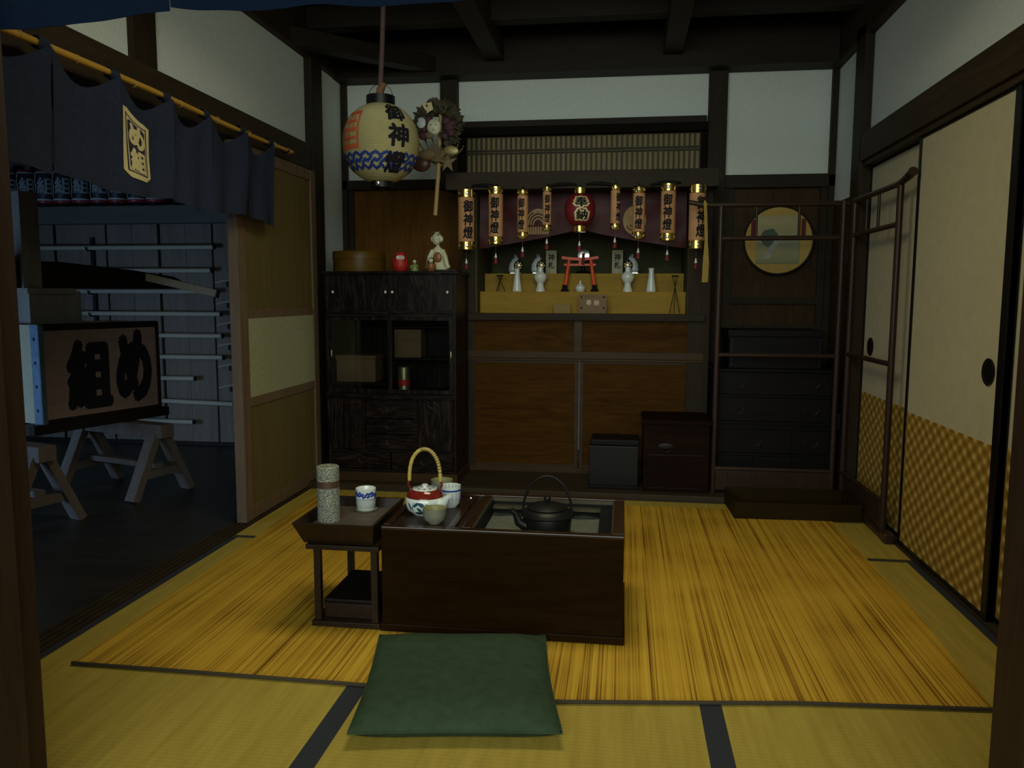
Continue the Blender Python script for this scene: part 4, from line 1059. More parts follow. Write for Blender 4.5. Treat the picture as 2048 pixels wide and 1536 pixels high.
# ------------------------------------------------------------------ chests, boxes, rack on the right
def right_side():
    M = MAT
    r = thing('black_drawer_chest', 'wide blackened drawer chest behind the standing rack', 'chest', (.84, 4.56, .031))
    x0, x1, y0, y1, zt = .515, 1.165, 4.56, 5.0, .705
    MB().box(x0, x1, y0 + .012, y1, .031, zt - .016, .003).done('carcass', M['chest'], r)
    MB().box(x0 - .012, x1 + .012, y0 - .004, y1, zt - .018, zt, .004).done('top_board', M['chest'], r)
    fr = MB()
    for z in (.036, .215, .365, .395, .545): fr.box(x0, x1, y0, y0 + .014, z, z + .014, .002)
    fr.box(x0, x0 + .02, y0, y0 + .014, .031, zt - .018).box(x1 - .02, x1, y0, y0 + .014, .031, zt - .018)
    fr.done('face_frame', M['chest'], r)
    for a, b, z0, z1 in ((.537, .735, .052, .212), (.742, .938, .052, .212), (.945, 1.143, .052, .212), (.537, .938, .232, .362), (.945, 1.143, .232, .362), (.537, 1.143, .412, .542), (.537, 1.143, .562, .685)):
        d = MB().box(a, b, y0 + .004, y0 + .016, z0, z1, .003).done('drawer', M['chest'], r)
        n = 2 if b - a > .5 else 1
        for k in range(n):
            ring(d, a + (b - a) * (k + 1) / (n + 1) if n == 1 else a + (b - a) * (.17 + .66 * k), y0 + .004, (z0 + z1) / 2, .036)
    b = thing('low_black_box', 'long low dark box standing on top of the black drawer chest', 'box', (.84, 4.6, .7055))
    MB().box(.59, 1.09, 4.60, 4.95, .7055, .88, .003).done('box_body', M['chest'], b)
    MB().box(.583, 1.097, 4.594, 4.955, .8805, .918, .005).done('box_lid', M['chest'], b)
    MB().box(.60, .61, 4.596, 4.60, .72, .87).box(1.07, 1.08, 4.596, 4.60, .72, .87).done('corner_strap', M['ironblack'], b)
    b = thing('black_lidded_box', 'small black lidded box with studs on the floor board before the right cupboard door', 'box', (-.04, 4.55, .031))
    MB().box(-.182, .102, 4.425, 4.66, .031, .048, .003).done('box_foot', M['chest'], b)
    MB().box(-.175, .095, 4.432, 4.655, .048, .272, .003).done('box_body', M['black'], b)
    MB().box(-.168, .100, 4.45, 4.655, .2725, .305, .006).done('box_lid', M['chest'], b)
    st = MB()
    for x in (-.168, .088):
        for z in (.17, .13): st.ell((x, 4.43, z), .005, .004, .005, 10, 6)
    st.done('studs', M['brassdark'], b)
    b = thing('tall_wooden_crate', 'tall dark square wooden chest between the black box and the rack', 'chest', (.30, 4.58, .031))
    MB().box(.122, .478, 4.405, 4.74, .031, .405, .003).done('chest_body', M['crate'], b)
    MB().box(.114, .486, 4.397, 4.748, .4055, .430, .004).done('chest_lid', M['crate'], b)
    for z in (.235, .05): MB().box(.15, .45, 4.399, 4.4045, z, z + .005).done('drawer_line', M['black'], b)
    MB().tube([(.245 + .03 * math.cos(t), 4.398, .275 - .022 * math.sin(t)) for t in [PI * i / 10 for i in range(11)]], .0035, 6).ell((.245, 4.401, .285), .045, .005, .020, 16, 8).done('iron_lock', M['ironblack'], b, smooth=True)
    # two-leaf standing rack
    r = thing('folding_rack', 'tall reddish brown two-leaf clothes rack standing across the right back corner', 'rack', (.86, 4.45, .031))
    def post(p, zt, zb=.031):
        MB().cyl((p[0], p[1], zb), (p[0], p[1], zt), .0145, seg=14).done('upright', M['rack'], r, smooth=True)
    def rail(p, q, z, rr=.0115, z2=None):
        MB().cyl((p[0], p[1], z), (q[0], q[1], z2 if z2 else z), rr, seg=12).done('cross_rail', M['rackX'], r, smooth=True)
    L0, L1 = (.505, 4.44), (1.128, 4.44); R0, R1 = (1.183, 4.44), (1.196, 3.785)
    post(L0, 1.58); post(L1, 1.60); post(R0, 1.60); post(R1, 1.60, .045)
    for z, rr in ((1.412, .0125), (.79, .0125), (.165, .013)):
        rail(L0, L1, z, rr); rail(R0, R1, z + (.012 if z > .5 else 0), rr)
    top = [(.335 + .82 * i / 14, 4.44, 1.588 + .016 * max(0, (2 - i) / 2) ** 2) for i in range(15)]
    MB().tube(top, [.012] + [.0145] * 13 + [.013], 12).done('top_rail', M['rackX'], r, smooth=True)
    yy = [4.45 - .81 * i / 14 for i in range(15)]
    top = [(1.183 + .014 * i / 14, y, 1.600 + .030 * max(0, (i - 11) / 3) ** 1.5) for i, y in enumerate(yy)]
    MB().tube(top, [.0135] * 12 + [.015, .018, .020], 12).done('top_rail', M['rackX'], r, smooth=True)
    for x in (.688, .906): MB().cyl((x, 4.44, 1.412), (x, 4.44, 1.588), .007, seg=10).done('short_strut', M['rack'], r, smooth=True)
    for y in (4.25, 4.06): MB().cyl((1.189, y, 1.424), (1.189, y, 1.60), .007, seg=10).done('short_strut', M['rack'], r, smooth=True)
    MB().box(.51, 1.125, 4.432, 4.448, .045, .155, .002).done('skirt_board', M['rack'], r)
    MB().box(1.182, 1.196, 3.80, 4.43, .05, .16, .002).done('skirt_board', M['rack'], r)
    MB().box(1.180, 1.214, 3.70, 4.32, .0045, .030, .005).box(1.174, 1.218, 3.68, 3.76, .0045, .050, .008).done('runner_foot', M['rack'], r)
    MB().box(1.145, 1.156, 4.43, 4.452, 1.28, 1.36).box(1.145, 1.156, 4.43, 4.452, .40, .48).done('hinge', M['black'], r)
    # shallow box on the mat
    t = thing('shallow_open_box', 'shallow open dark wooden box on the mat at the foot of the rack', 'tray', (.862, 4.165, .0085), rz=.03)
    w, d, h, q = .305, .158, .082, .012
    m = MB().box(-w, w, -d, -d + q, 0, h, .002).box(-w, w, d - q, d, 0, h, .002).box(-w, -w + q, -d + q, d - q, 0, h, .002).box(w - q, w, -d + q, d - q, 0, h, .002)
    m.done('box_sides', M['traydark'], t, local=True)
    MB().box(-w + q, w - q, -d + q, d - q, 0.001, .012).done('box_bottom', M['traydark'], t, local=True)
    # round picture
    c = Vector((.927, 5.122, 1.445))
    p = thing('round_picture', 'round tan picture with a small landscape and red strips on the right back wall', 'picture', c)
    def disc(rr, y0, y1): return MB().prism([(rr * math.cos(2 * PI * k / 64), rr * math.sin(2 * PI * k / 64)) for k in range(64)], lambda u, v, w_: Vector((c.x + u, y0 + w_, c.z + v)), y1 - y0)
    disc(.203, 5.112, 5.120).done('ground', M['picground'], p)
    MB().tube([(c.x + .2045 * math.cos(2 * PI * k / 64), 5.112, c.z + .2045 * math.sin(2 * PI * k / 64)) for k in range(64)], .0065, 8, True).done('rim', M['timberX'], p, smooth=True)
    pl = MB().box(-.128, .128, -.004, .004, -.145, .145).done('landscape_panel', M['landscape'], p, local=True)
    pl.location = Vector((c.x - .005, 5.110, c.z + .005)) - c
    w = MB().prism([(-.075, -.10), (-.03, -.10), (.035, .02), (.0, .02)], lambda u, v, k: Vector((c.x - .02 + u, 5.1045 - k, c.z - .01 + v)), .001)
    w.done('white_form', M['fall'], pl_fix(p))
    MB().box(c.x - .165, c.x - .140, 5.105, 5.112, c.z + .01, c.z + .125).box(c.x + .130, c.x + .155, 5.105, 5.112, c.z + .01, c.z + .13).done('red_strips', M['redstrip'], p)
    # yellow strip hanging from the rack's end
    s = MB(); n = 24
    pts = [(.418 + .012 * math.sin(i / n * 2.2), 4.416 - .003 * math.sin(i / n * 5), 1.60 - .42 * i / n) for i in range(n + 1)]
    prev = None
    for i, (x, y, z) in enumerate(pts):
        wd = .008 + .008 * min(1, max(0, (i - 12) / 6))
        a = [s.bm.verts.new((x - wd, y, z)), s.bm.verts.new((x + wd, y - .004, z))]
        if prev: s.bm.faces.new((prev[0], prev[1], a[1], a[0]))
        prev = a
    bmesh.ops.solidify(s.bm, geom=s.bm.faces[:], thickness=.0015)
    s.tube([(.418, 4.44 + .0215 * math.cos(t), 1.588 + .0215 * math.sin(t)) for t in [PI * i / 8 for i in range(9)]], .004, 6)
    prop(s.done('hanging_strip', M['yellowstrip'], org=(.418, 4.42, 1.6)), 'long yellow strip hanging from the left tip of the rack', 'strip')
def pl_fix(p): return p
MAT['fall'] = flat('pale_brushwork', (.34, .37, .33), .9)
MAT['crate'] = wood('dark_crate_wood', (0.008505, 0.0033, 0.001617), (0.01458, 0.006, 0.003018), 'X', 9, .6, spec=0.05)
MAT['yellowstrip'] = flat('yellow_paper', (.62, .44, .10), .8)
right_side()

# ------------------------------------------------------------------ hanging lantern and rake ornament
def hanging_lantern():
    c = Vector((-1.222, 4.0, 1.862)); R = .192; H = .188
    r = thing('paper_lantern', 'large round cream paper lantern with black writing hanging at left from the ceiling', 'lantern', (c.x, c.y, c.z - .23))
    def rad(z):
        q = max(-1, min(1, z / (H * 1.06))); return R * (1 - abs(q) ** 2.25) ** .52
    n = 92
    prof = [(rad(-H + 2 * H * i / n) * (1 - (.018 if i % 2 else 0)), -H + 2 * H * i / n) for i in range(n + 1)]
    MB().lathe(prof, c, 64).done('paper_body', MAT['paper'], r)
    MB().lathe([(.058, H - .006), (.071, H - .004), (.071, H + .042), (.064, H + .044), (.062, H + .006)], c, 40).done('top_ring', MAT['black'], r, smooth=True)
    MB().lathe([(.050, -H + .008), (.058, -H + .006), (.058, -H - .030), (.050, -H - .031), (.048, -H)], c, 40).done('bottom_ring', MAT['black'], r, smooth=True)
    MB().ell(c + Vector((-.005, -.056, -H - .012)), .012, .004, .014, 12, 8).done('metal_plate', MAT['silver'], r, smooth=True)
    A = facing(c)
    def on(off=.0015):
        return lambda u, v: Vector((c.x + (rad(v) + off) * math.cos(A + u), c.y + (rad(v) + off) * math.sin(A + u), c.z + v))
    def onw(off):
        g = on(off)
        return lambda u, v: g(u / R, v)
    w = MB()
    for ch, u, v, ww, hh in (('御', .086, .128, .112, .084), ('神', .090, .014, .108, .104), ('燈', .078, -.112, .112, .092)):
        write(w, ch, onw(.002), u, v, ww, hh, .045, .012, .06)
    w.done('writing', MAT['ink'], r)
    # interlocking blue fret band
    b = MB(); g = on(.0012)
    def ribbon(pts, w_):
        vs = []
        for i, (a, z) in enumerate(pts):
            a0, z0 = pts[max(0, i - 1)]; a1, z1 = pts[min(len(pts) - 1, i + 1)]
            dx, dz = (a1 - a0) * R, z1 - z0; L = math.hypot(dx, dz) or 1
            vs.append((b.bm.verts.new(g(a - dz / L * w_ / R, z + dx / L * w_)), b.bm.verts.new(g(a + dz / L * w_ / R, z - dx / L * w_))))
        for p, q in zip(vs, vs[1:]): b.bm.faces.new((p[0], q[0], q[1], p[1]))
    m = 22
    for k in range(m):
        a = 2 * PI * k / m; s = 2 * PI / m
        for P in ([(0, .024), (.5, .037), (1.05, .014), (.55, -.004), (.2, .005)], [(.9, -.024), (.4, -.037), (-.15, -.014), (.35, .004), (.7, -.005)]):
            pts = []
            for (p0, z0), (p1, z1) in zip(P, P[1:]):
                for j in range(4): pts.append((a + s * (p0 + (p1 - p0) * j / 4), -.105 + z0 + (z1 - z0) * j / 4))
            pts.append((a + s * P[-1][0], -.105 + P[-1][1]))
            ribbon(pts, .0068)
    b.done('blue_fret_band', MAT['darkblue'], r)
    # orange stamp
    b = MB(); g = on(.0012)
    for (u0, u1, v0, v1) in ((-.66, -.60, -.05, .135), (-1.25, -.66, .115, .135), (-1.25, -.66, -.05, -.03), (-1.30, -1.24, -.05, .135), (-1.2, -.68, .035, .050), (-.98, -.92, -.03, .115), (-1.2, -.70, .075, .088), (-1.2, -.70, -.005, .008), (-1.12, -1.07, -.03, .05), (-.82, -.77, .03, .11)):
        nu = max(2, int((u1 - u0) / .06)); nv = max(2, int((v1 - v0) / .015))
        V = [[b.bm.verts.new(g(u0 + (u1 - u0) * i / nu, v0 + (v1 - v0) * j / nv)) for j in range(nv + 1)] for i in range(nu + 1)]
        for i in range(nu):
            for j in range(nv): b.bm.faces.new((V[i][j], V[i + 1][j], V[i + 1][j + 1], V[i][j + 1]))
    b.done('orange_stamp', MAT['orangeink'], r)
    MB().tube([c + Vector((-.062 * math.cos(t), 0, H + .040 + .062 * math.sin(t))) for t in [PI * i / 20 for i in range(21)]], .0015, 6).done('wire_bail', MAT['ironblack'], r, smooth=True)
    MB().tube([c + Vector((-.012, 0, H + .02)), c + Vector((.0, 0, H + .075)), c + Vector((.022, 0, H + .105))], [.016, .020, .012], 12).tube([c + Vector((-.03, .01, H + .03)), c + Vector((-.005, 0, H + .07))], .008, 8).done('rope_knot', MAT['rope'], r, smooth=True)
    MB().tube([c + Vector((-.002, 0, H + .06)), c + Vector((.01, 0, H + .25)), c + Vector((.03, 0, 2.72 - c.z))], .0125, 10).done('hanging_cord', MAT['cordbrown'], r, smooth=True)
hanging_lantern()

def rake_ornament():
    rnd = random.Random(11)
    r = thing('rake_ornament', 'bamboo rake charm crowded with dry leaves, a pale mask and plum paper beside the lantern', 'ornament', (-1.06, 4.50, 1.56))
    P = lambda x, z, y=4.50: Vector((x, y, z))
    MB().tube([P(-1.065, 1.555), P(-1.045, 1.80), P(-1.035, 2.0), P(-1.03, 2.13)], [.0125, .0115, .0115, .011], 12).done('bamboo_handle', MAT['bambooz'], r, smooth=True)
    # rake tines behind
    m = MB()
    for k in range(9):
        a = -1.1 + 2.2 * k / 8
        m.tube([P(-1.04, 1.82), P(-1.04 + .10 * math.sin(a), 1.86 + .05 * math.cos(a), 4.52), P(-1.04 + .15 * math.sin(a), 1.88 + .10 * math.cos(a), 4.51), P(-1.04 + .155 * math.sin(a), 1.88 + .11 * math.cos(a), 4.485)], .004, 6)
    m.done('rake_tines', MAT['straw'], r, smooth=True)
    m = MB()
    def leaf(c, L, w, d, n):
        d = d.normalized(); s = d.cross(n).normalized(); u = s.cross(d)
        pts = [(0, 0), (.25, .8), (.55, 1), (.8, .6), (1, 0)]
        l = [m.bm.verts.new(c + d * L * t + s * w * q + u * .006 * math.sin(3 * t)) for t, q in pts]
        rr = [m.bm.verts.new(c + d * L * t - s * w * q + u * .006 * math.sin(3 * t)) for t, q in pts[1:-1]]
        mid = [m.bm.verts.new(c + d * L * t + u * .010) for t, q in pts[1:-1]]
        m.bm.faces.new((l[0], l[1], mid[0])); m.bm.faces.new((l[0], mid[0], rr[0]))
        for i in range(2):
            m.bm.faces.new((l[i + 1], l[i + 2], mid[i + 1], mid[i])); m.bm.faces.new((mid[i], mid[i + 1], rr[i + 1], rr[i]))
        m.bm.faces.new((l[3], l[4], mid[2])); m.bm.faces.new((mid[2], l[4], rr[2]))
    for k in range(420):
        a = rnd.uniform(-.35 * PI, 1.2 * PI); q = rnd.uniform(.25, 1.0) ** .6
        cx, cz = -1.045 + .108 * q * math.cos(a), 2.055 + .105 * q * math.sin(a)
        leaf(P(cx, cz, 4.505 + rnd.uniform(-.035, .04)), rnd.uniform(.030, .06), rnd.uniform(.007, .015), Vector((math.cos(a) + rnd.uniform(-.8, .8), rnd.uniform(-1, .4), math.sin(a) + rnd.uniform(-.6, .8))), Vector((rnd.uniform(-.4, .4), -1, rnd.uniform(-.4, .4))))
    lv = m.done('dry_leaves', MAT['leaf'], r); lv['kind'] = 'stuff'
    m = MB()
    for k in range(36):
        a = rnd.uniform(-1.5, 1.5)
        m.tube([P(-1.045, 1.845, 4.475), P(-1.045 + .06 * math.sin(a), 1.86 + .045 * math.cos(a) + rnd.uniform(-.02, .03), 4.46), P(-1.045 + rnd.uniform(.07, .12) * math.sin(a), 1.87 + rnd.uniform(.03, .09) * math.cos(a), 4.47)], [.003, .003, .001], 5)
    m.done('straw_tuft', MAT['straw'], r, smooth=True)
    f = MB().ell(P(-1.055, 2.030, 4.445), .040, .022, .044, 24, 16).done('mask_face', MAT['ivory'], r, smooth=True)
    MB().ell(P(-1.070, 2.038, 4.424), .006, .002, .002, 8, 6).ell(P(-1.040, 2.038, 4.424), .006, .002, .002, 8, 6).done('mask_eyes', MAT['ink'], f)
    MB().ell(P(-1.055, 2.012, 4.423), .005, .002, .003, 8, 6).done('mask_mouth', MAT['darumared'], f)
    m = MB()
    for x, z, s in ((-1.115, 2.02, .022), (-1.12, 1.985, .026), (-.975, 2.03, .030), (-.965, 2.0, .026), (-1.0, 1.985, .022), (-1.09, 2.075, .024), (-.99, 2.065, .026), (-.955, 2.05, .022)):
        MB().ell(P(x, z, 4.46), s, .014, s * .85, 12, 8, Matrix.Rotation(rnd.uniform(-.5, .5), 4, 'Y')).done('plum_paper', MAT['plum'], r, smooth=True)
    MB().ell(P(-1.128, 2.055, 4.448), .026, .006, .030, 16, 10).done('pale_flower', MAT['whitegrey'], r, smooth=True)
    MB().ell(P(-1.08, 1.985, 4.44), .026, .012, .020, 16, 10).done('gold_bag', MAT['straw'], r, smooth=True)
    MB().ell(P(-.962, 1.905, 4.46), .042, .006, .026, 24, 12, Matrix.Rotation(.15, 4, 'Y')).done('oval_coin', MAT['coin'], r, smooth=True)
    MB().ell(P(-1.135, 1.835, 4.47), .052, .022, .042, 20, 14).done('brown_gourd', MAT['gourd'], r, smooth=True)
    MB().ell(P(-1.10, 1.885, 4.465), .05, .02, .03, 20, 14).done('straw_bundle', MAT['straw'], r, smooth=True)
    m = MB().prism([(0, .05), (.015, .012), (.055, .02), (.022, -.01), (.03, -.055), (0, -.025), (-.03, -.05), (-.02, -.008), (-.055, .01), (-.015, .012)], lambda u, v, w: P(-.985 + u, 1.845 + v, 4.47 - w), .004)
    m.done('paper_star', MAT['straw'], r)
    m = MB().prism([(-.035, .02), (.02, .03), (.03, -.01), (-.005, -.03)], lambda u, v, w: P(-1.09 + u, 2.135 + v, 4.45 - w), .003)
    m.done('cream_tag', MAT['cream'], r)
    MB().tube([P(-1.035, 2.06, 4.50), P(-1.05, 2.08, 4.8), P(-1.06, 2.085, 5.095)], .003, 6).done('tie_wire', MAT['ironblack'], r)
MAT['coin'] = flat('dull_gilt', (.30, .24, .10), .4, .4)
MAT['gourd'] = flat('red_brown_paint', (0.07, 0.028, 0.0175), .4)
rake_ornament()

# ------------------------------------------------------------------ half curtain over the left doorway
def half_curtain():
    tabs = [1.93, 2.262, 2.600, 2.912, 3.205, 3.522, 3.815]
    r = thing('half_curtain', 'grey split doorway curtain with a cream crest patch hanging on a bamboo pole at left', 'curtain', (-1.72, 2.9, 1.46))
    ph = [.3, 1.9, 4.0, 2.2, 5.1, .9]
    def surf(k, s, v, off=0):
        y0, y1 = tabs[k], tabs[k + 1]
        y = y0 + (y1 - y0) * s
        e = math.sin(PI * s)
        zt = 1.836 - .072 * e ** 1.2; zb = 1.466 + .010 * math.sin(PI * s + ph[k]) - .003 * k
        z = zt + (zb - zt) * v
        x = -1.722 + .020 * (1 - e) * (1 - .55 * v) - .014 * e * (1 - v) + .010 * math.sin(2 * PI * s * 1.5 + ph[k] + 1.5 * v) * (.25 + .75 * v)
        x += .006 * math.sin(16 * (z - zt) * (1 - v) * 2 + 3 * e) * e * (1 - v)
        x += .004 * noise.noise(Vector((y * 9, z * 7, k)))
        y += .012 * (1 if s < .5 else -1) * (v - .5) * math.sin(2 * PI * s) * .6
        return Vector((x + off, y, z))
    for k in range(6):
        p = MB().grid(lambda u, v: surf(k, u, v), 34, 30, .0016).done('cloth_panel', MAT['noren'], r, smooth=True)
        if k == 2:
            def g(a, b, off=.0042):   # a along the cloth, b down, both in 0..1 over the patch
                s = .035 + .555 * a; v = .175 + .655 * b
                return surf(2, s, v, off)
            q = MB()
            pts = [(.02, .0), (.62, .03), (.95, .10), (1.0, .55), (.97, 1.0), (.22, .99), (.02, .90), (.0, .5)]
            def inside_grid(c0, c1, b0, b1, off, n=10):
                m = MB()
                def q(u, v):
                    k = max(0, .07 - v, v - .93) / .07 * .20
                    return g(c0 + (c1 - c0) * (k + (1 - 2 * k) * u), b0 + (b1 - b0) * v, off)
                m.grid(q, n, 43, .0008); return m
            inside_grid(0, 1, 0, 1, .0040).done('crest_patch', MAT['cream'], p)
            m = MB()
            for c0, c1, b0, b1 in ((.12, .88, .085, .105), (.12, .88, .895, .915), (.12, .165, .085, .915), (.835, .88, .085, .915)): m.grid(lambda u, v: g(c0 + (c1 - c0) * u, b0 + (b1 - b0) * v, .0052), 8, 16)
            m.grid(lambda u, v: (lambda k: g(.20 + .60 * (k + (1 - 2 * k) * u), .125 + .75 * v, .0052))(max(0, .06 - v, v - .94) / .06 * .16), 10, 50)
            m.done('crest_ground', MAT['navy'], p)
            w = MB()
            f = lambda u, v: g(u, v, .0064)
            write(w, 'め', lambda u, v: g(u, 1 - v, .0064), .5, .68, .50, .34, .075, .05, 0, (1, 0, 0))
            write(w, '組', lambda u, v: g(u, 1 - v, .0064), .5, .30, .52, .34, .055, .05, 0, (1, 0, 0))
            w.done('crest_writing', MAT['cream'], p)
    for y in tabs:
        a = y - .022; b = y + .022
        MB().grid(lambda u, v: Vector((-1.735 + .017 * math.sin(2 * PI * u), a + (b - a) * v, 1.845 + .020 * math.cos(2 * PI * u))), 16, 2, .0014).done('hanging_loop', MAT['noren'], r, smooth=True)
    q = thing('bamboo_pole', 'yellow bamboo pole along the lintel over the left doorway', 'pole', (-1.735, 3.0, 1.83))
    pts = [(-1.735, 1.6 + .25 * i, 1.846 - .004 * math.sin(i)) for i in range(11)]
    rs = [.0125 - .0003 * i for i in range(11)]
    MB().tube(pts, rs, 14).done('pole_stem', MAT['bamboo'], q, smooth=True)
    n = MB()
    for y in (1.7, 1.95, 2.17, 2.42, 2.72, 3.02, 3.31, 3.6, 3.88, 4.05): n.lathe([(.0118, -.004), (.0142, -.002), (.0142, .001), (.0118, .004)], (0, 0, 0), 14, cap=False).bm.verts.ensure_lookup_table(); [setattr(v, 'co', Matrix.Translation((-1.735, y, 1.8455)) @ Matrix.Rotation(PI / 2, 4, 'X') @ v.co) for v in n.bm.verts[-56:]]
    n.done('pole_nodes', MAT['bamboonode'], q, smooth=True)
    for y in (2.0, 4.02):
        MB().tube([(-1.802, y, 1.87), (-1.735, y, 1.828), (-1.715, y, 1.845)], .004, 6).done('pole_hook', MAT['ironblack'], q)
MAT['bamboonode'] = flat('bamboo_node', (.40, .26, .06), .5)
half_curtain()

def front_cloth():
    pan = [[(-1.27, 1.612), (-1.15, 1.608), (-1.061, 1.604), (-.987, 1.611), (-.915, 1.619), (-.849, 1.628)], [(-.846, 1.634), (-.785, 1.625), (-.688, 1.613), (-.63, 1.615), (-.554, 1.620), (-.405, 1.617), (-.224, 1.618), (-.1, 1.63), (.1, 1.68), (.68, 1.70)]]
    r = thing('indigo_shop_curtain', 'dark indigo cloth curtain hanging across the top of the front opening', 'curtain', (-.3, 1.45, 1.6))
    for k, P in enumerate(pan):
        def zb(x):
            for (a, b), (c, d) in zip(P, P[1:]):
                if x <= c: return b + (d - b) * (x - a) / (c - a)
            return P[-1][1]
        x0, x1 = P[0][0], P[-1][0]
        def f(u, v):
            x = x0 + (x1 - x0) * u; z = 1.775 + (zb(x) - 1.775) * v
            return Vector((x, 1.452 - .006 * k + .010 * math.sin(x * 14 + k) * v + .004 * math.sin(x * 37), z))
        MB().grid(f, 60, 12, .0016).done('cloth_panel', MAT['bluecloth'], r, smooth=True)
    MB().cyl((-1.30, 1.452, 1.775), (.75, 1.452, 1.775), .010, seg=12).done('curtain_rod', MAT['timberX'], r, smooth=True)
front_cloth()

# ------------------------------------------------------------------ the dark side room with the fire brigade gear
def side_room():
    M = MAT
    w = MB().box(-6.2, -1.9, 5.53, 5.6, -.1, 2.6)
    struct(w.done('wall_side_back', M['black']))
    w = MB(); x = -1.92; rnd = random.Random(2)
    k = 0
    while x > -6.1:
        wd = .20 if k % 2 else .195
        gap = (.012, .004, .020, .005)[k % 4]
        w.box(x - wd, x, 5.505 - .004 * (k % 2), 5.53, -.05, 2.5, .002); x -= wd + gap; k += 1
    struct(w.done('wall_side_planks', M['sidewall']))
    struct(MB().box(-6.2, -1.9, 5.40, 5.505, 1.615, 1.74, .004).done('trim_20', M['sidebeam']))
    struct(MB().box(-6.25, -6.15, 1.2, 5.6, -.1, 2.6).done('wall_side_left', M['sidewall']))
    struct(MB().box(-6.2, -1.92, 1.2, 5.6, 2.45, 2.5).done('ceiling_side', M['ceil']))
    struct(MB().box(-6.2, -1.9, 5.47, 5.505, -.055, .02).done('baseboard_side', M['pumpdark']))
    # festival lanterns in a row above the beam
    xs = [-4.46, -4.315, -4.17, -4.03, -3.885, -3.74, -3.60, -3.455, -3.31]
    labs = ['black and red fire brigade lantern nearest the left front post on the beam', 'second black and red lantern from the left post on the side room beam', 'third black and red lantern on the side room beam', 'fourth black and red lantern on the side room beam', 'fifth black and red lantern on the side room beam', 'sixth black and red lantern, partly under the grey curtain', 'seventh black and red lantern, only its red base below the curtain', 'eighth black and red lantern, only its foot below the grey curtain', 'ninth black and red lantern, the last foot seen below the curtain']
    for x, lab in zip(xs, labs):
        c = Vector((x, 5.40, 1.736))
        r = thing('brigade_lantern', lab, 'lantern', c, 'row of fire brigade lanterns')
        n = 18
        MB().lathe([(.054 + .012 * math.sin(PI * i / n) - (.002 if i % 2 else 0), .048 + .19 * i / n) for i in range(n + 1)], c, 28).done('paper_body', M['lanternblack'], r, smooth=True)
        MB().lathe([(.056, .046), (.067, .040), (.064, .052)], c, 28).done('white_ring', M['whitecer'], r, smooth=True)
        MB().lathe([(.055, .236), (.062, .236), (.062, .242), (.055, .243)], c, 28).done('white_ring', M['whitecer'], r, smooth=True)
        MB().lathe([(.060, .020), (.066, .030), (.066, .040), (.050, .042)], c, 28).done('red_band', M['lanternred2'], r, smooth=True)
        MB().lathe([(.050, .243), (.056, .250), (.050, .262), (0, .262)], c, 28).done('red_band', M['lanternred2'], r, smooth=True)
        MB().lathe([(.050, 0), (.052, .002), (.052, .020), (.04, .021)], c, 24).done('lantern_foot', M['black'], r, smooth=True)
        A = facing(c); wr = MB()
        g = lambda u, v: c + Vector((.0685 * math.cos(A + u / .066), .0685 * math.sin(A + u / .066), v))
        write(wr, '組', g, 0, .145, .105, .115, .030, .016); wr.done('writing', M['greywhite'], r)
        s = MB()
        for sg in (-1, 1):
            for j in range(12):
                a0 = sg * (.070 + .006 * math.sin(j * .9)); a1 = sg * (.070 + .006 * math.sin((j + 1) * .9))
                v0 = .055 + .175 * j / 12; v1 = .055 + .175 * (j + 1) / 12
                s.bm.faces.new([s.bm.verts.new(g(a, v)) for a, v in ((a0, v0), (a0 + sg * .010, v0), (a1 + sg * .010, v1), (a1, v1))])
        s.done('wavy_line', M['cream'], r)
    # long hook poles lying on brackets
    P = [(1.445, -4.35, -2.912, 0, 'topmost of the long poles racked on the side room wall'), (1.279, -4.3, -2.938, 0, 'second long pole from the top, behind the dark lever'), (1.13, -4.3, -2.905, 0, 'third long pole from the top, ending beside the lever handle'),
         (.968, -4.3, -2.877, 0, 'fourth long pole, just above the lettered box'), (.81, -4.3, -2.872, 0, 'fifth long pole, level with the upper part of the lettered box'), (.654, -4.3, -2.870, 0, 'sixth long pole, level with the middle of the lettered box'),
         (.497, -4.3, -3.097, 0, 'seventh pole, a short end sticking out beside the lettered box'), (.325, -4.3, -2.80, -.035, 'eighth pole, slanting down toward the sliding door'), (.178, -4.3, -3.119, -.01, 'lowest pole, just above the floor behind the trestle')]
    for z, x0, x1, sl, lab in P:
        r = thing('hook_pole', lab, 'pole', ((x0 + x1) / 2, 5.44, z), 'long hook poles on the side room wall')
        MB().cyl((x0, 5.44, z - sl * .8), (x1, 5.44, z + sl * .3), .0165, .0165, 12).done('shaft', M['polewood'], r, smooth=True)
        MB().cyl((x1, 5.44, z + sl * .3), (x1 + .012, 5.44, z + sl * .3), .0168, .0168, 12).done('end_band', M['ironblack'], r, smooth=True)
        MB().tube([(x0, 5.44, z - sl * .8), (x0 - .10, 5.44, z - sl * .8), (x0 - .16, 5.42, z - .02), (x0 - .17, 5.40, z - .07)], [.012, .009, .007, .003], 8).done('iron_hook', M['ironblack'], r, smooth=True)
    for x, lab in ((-3.885, 'black upright pole bracket behind the pump lever'), (-2.785, 'black upright pole bracket beside the sliding door')):
        r = thing('pole_bracket', lab, 'bracket', (x, 5.50, 0), 'pole brackets on the side room wall')
        MB().box(x - .012, x + .012, 5.475, 5.504, .12, 1.52, .002).done('bracket_upright', M['ironblack'], r)
        for z, *_ in P:
            MB().tube([(x, 5.478, z + .012), (x, 5.45, z - .022), (x, 5.42, z - .020), (x, 5.405, z + .004)], .005, 6).done('bracket_arm', M['ironblack'], r)
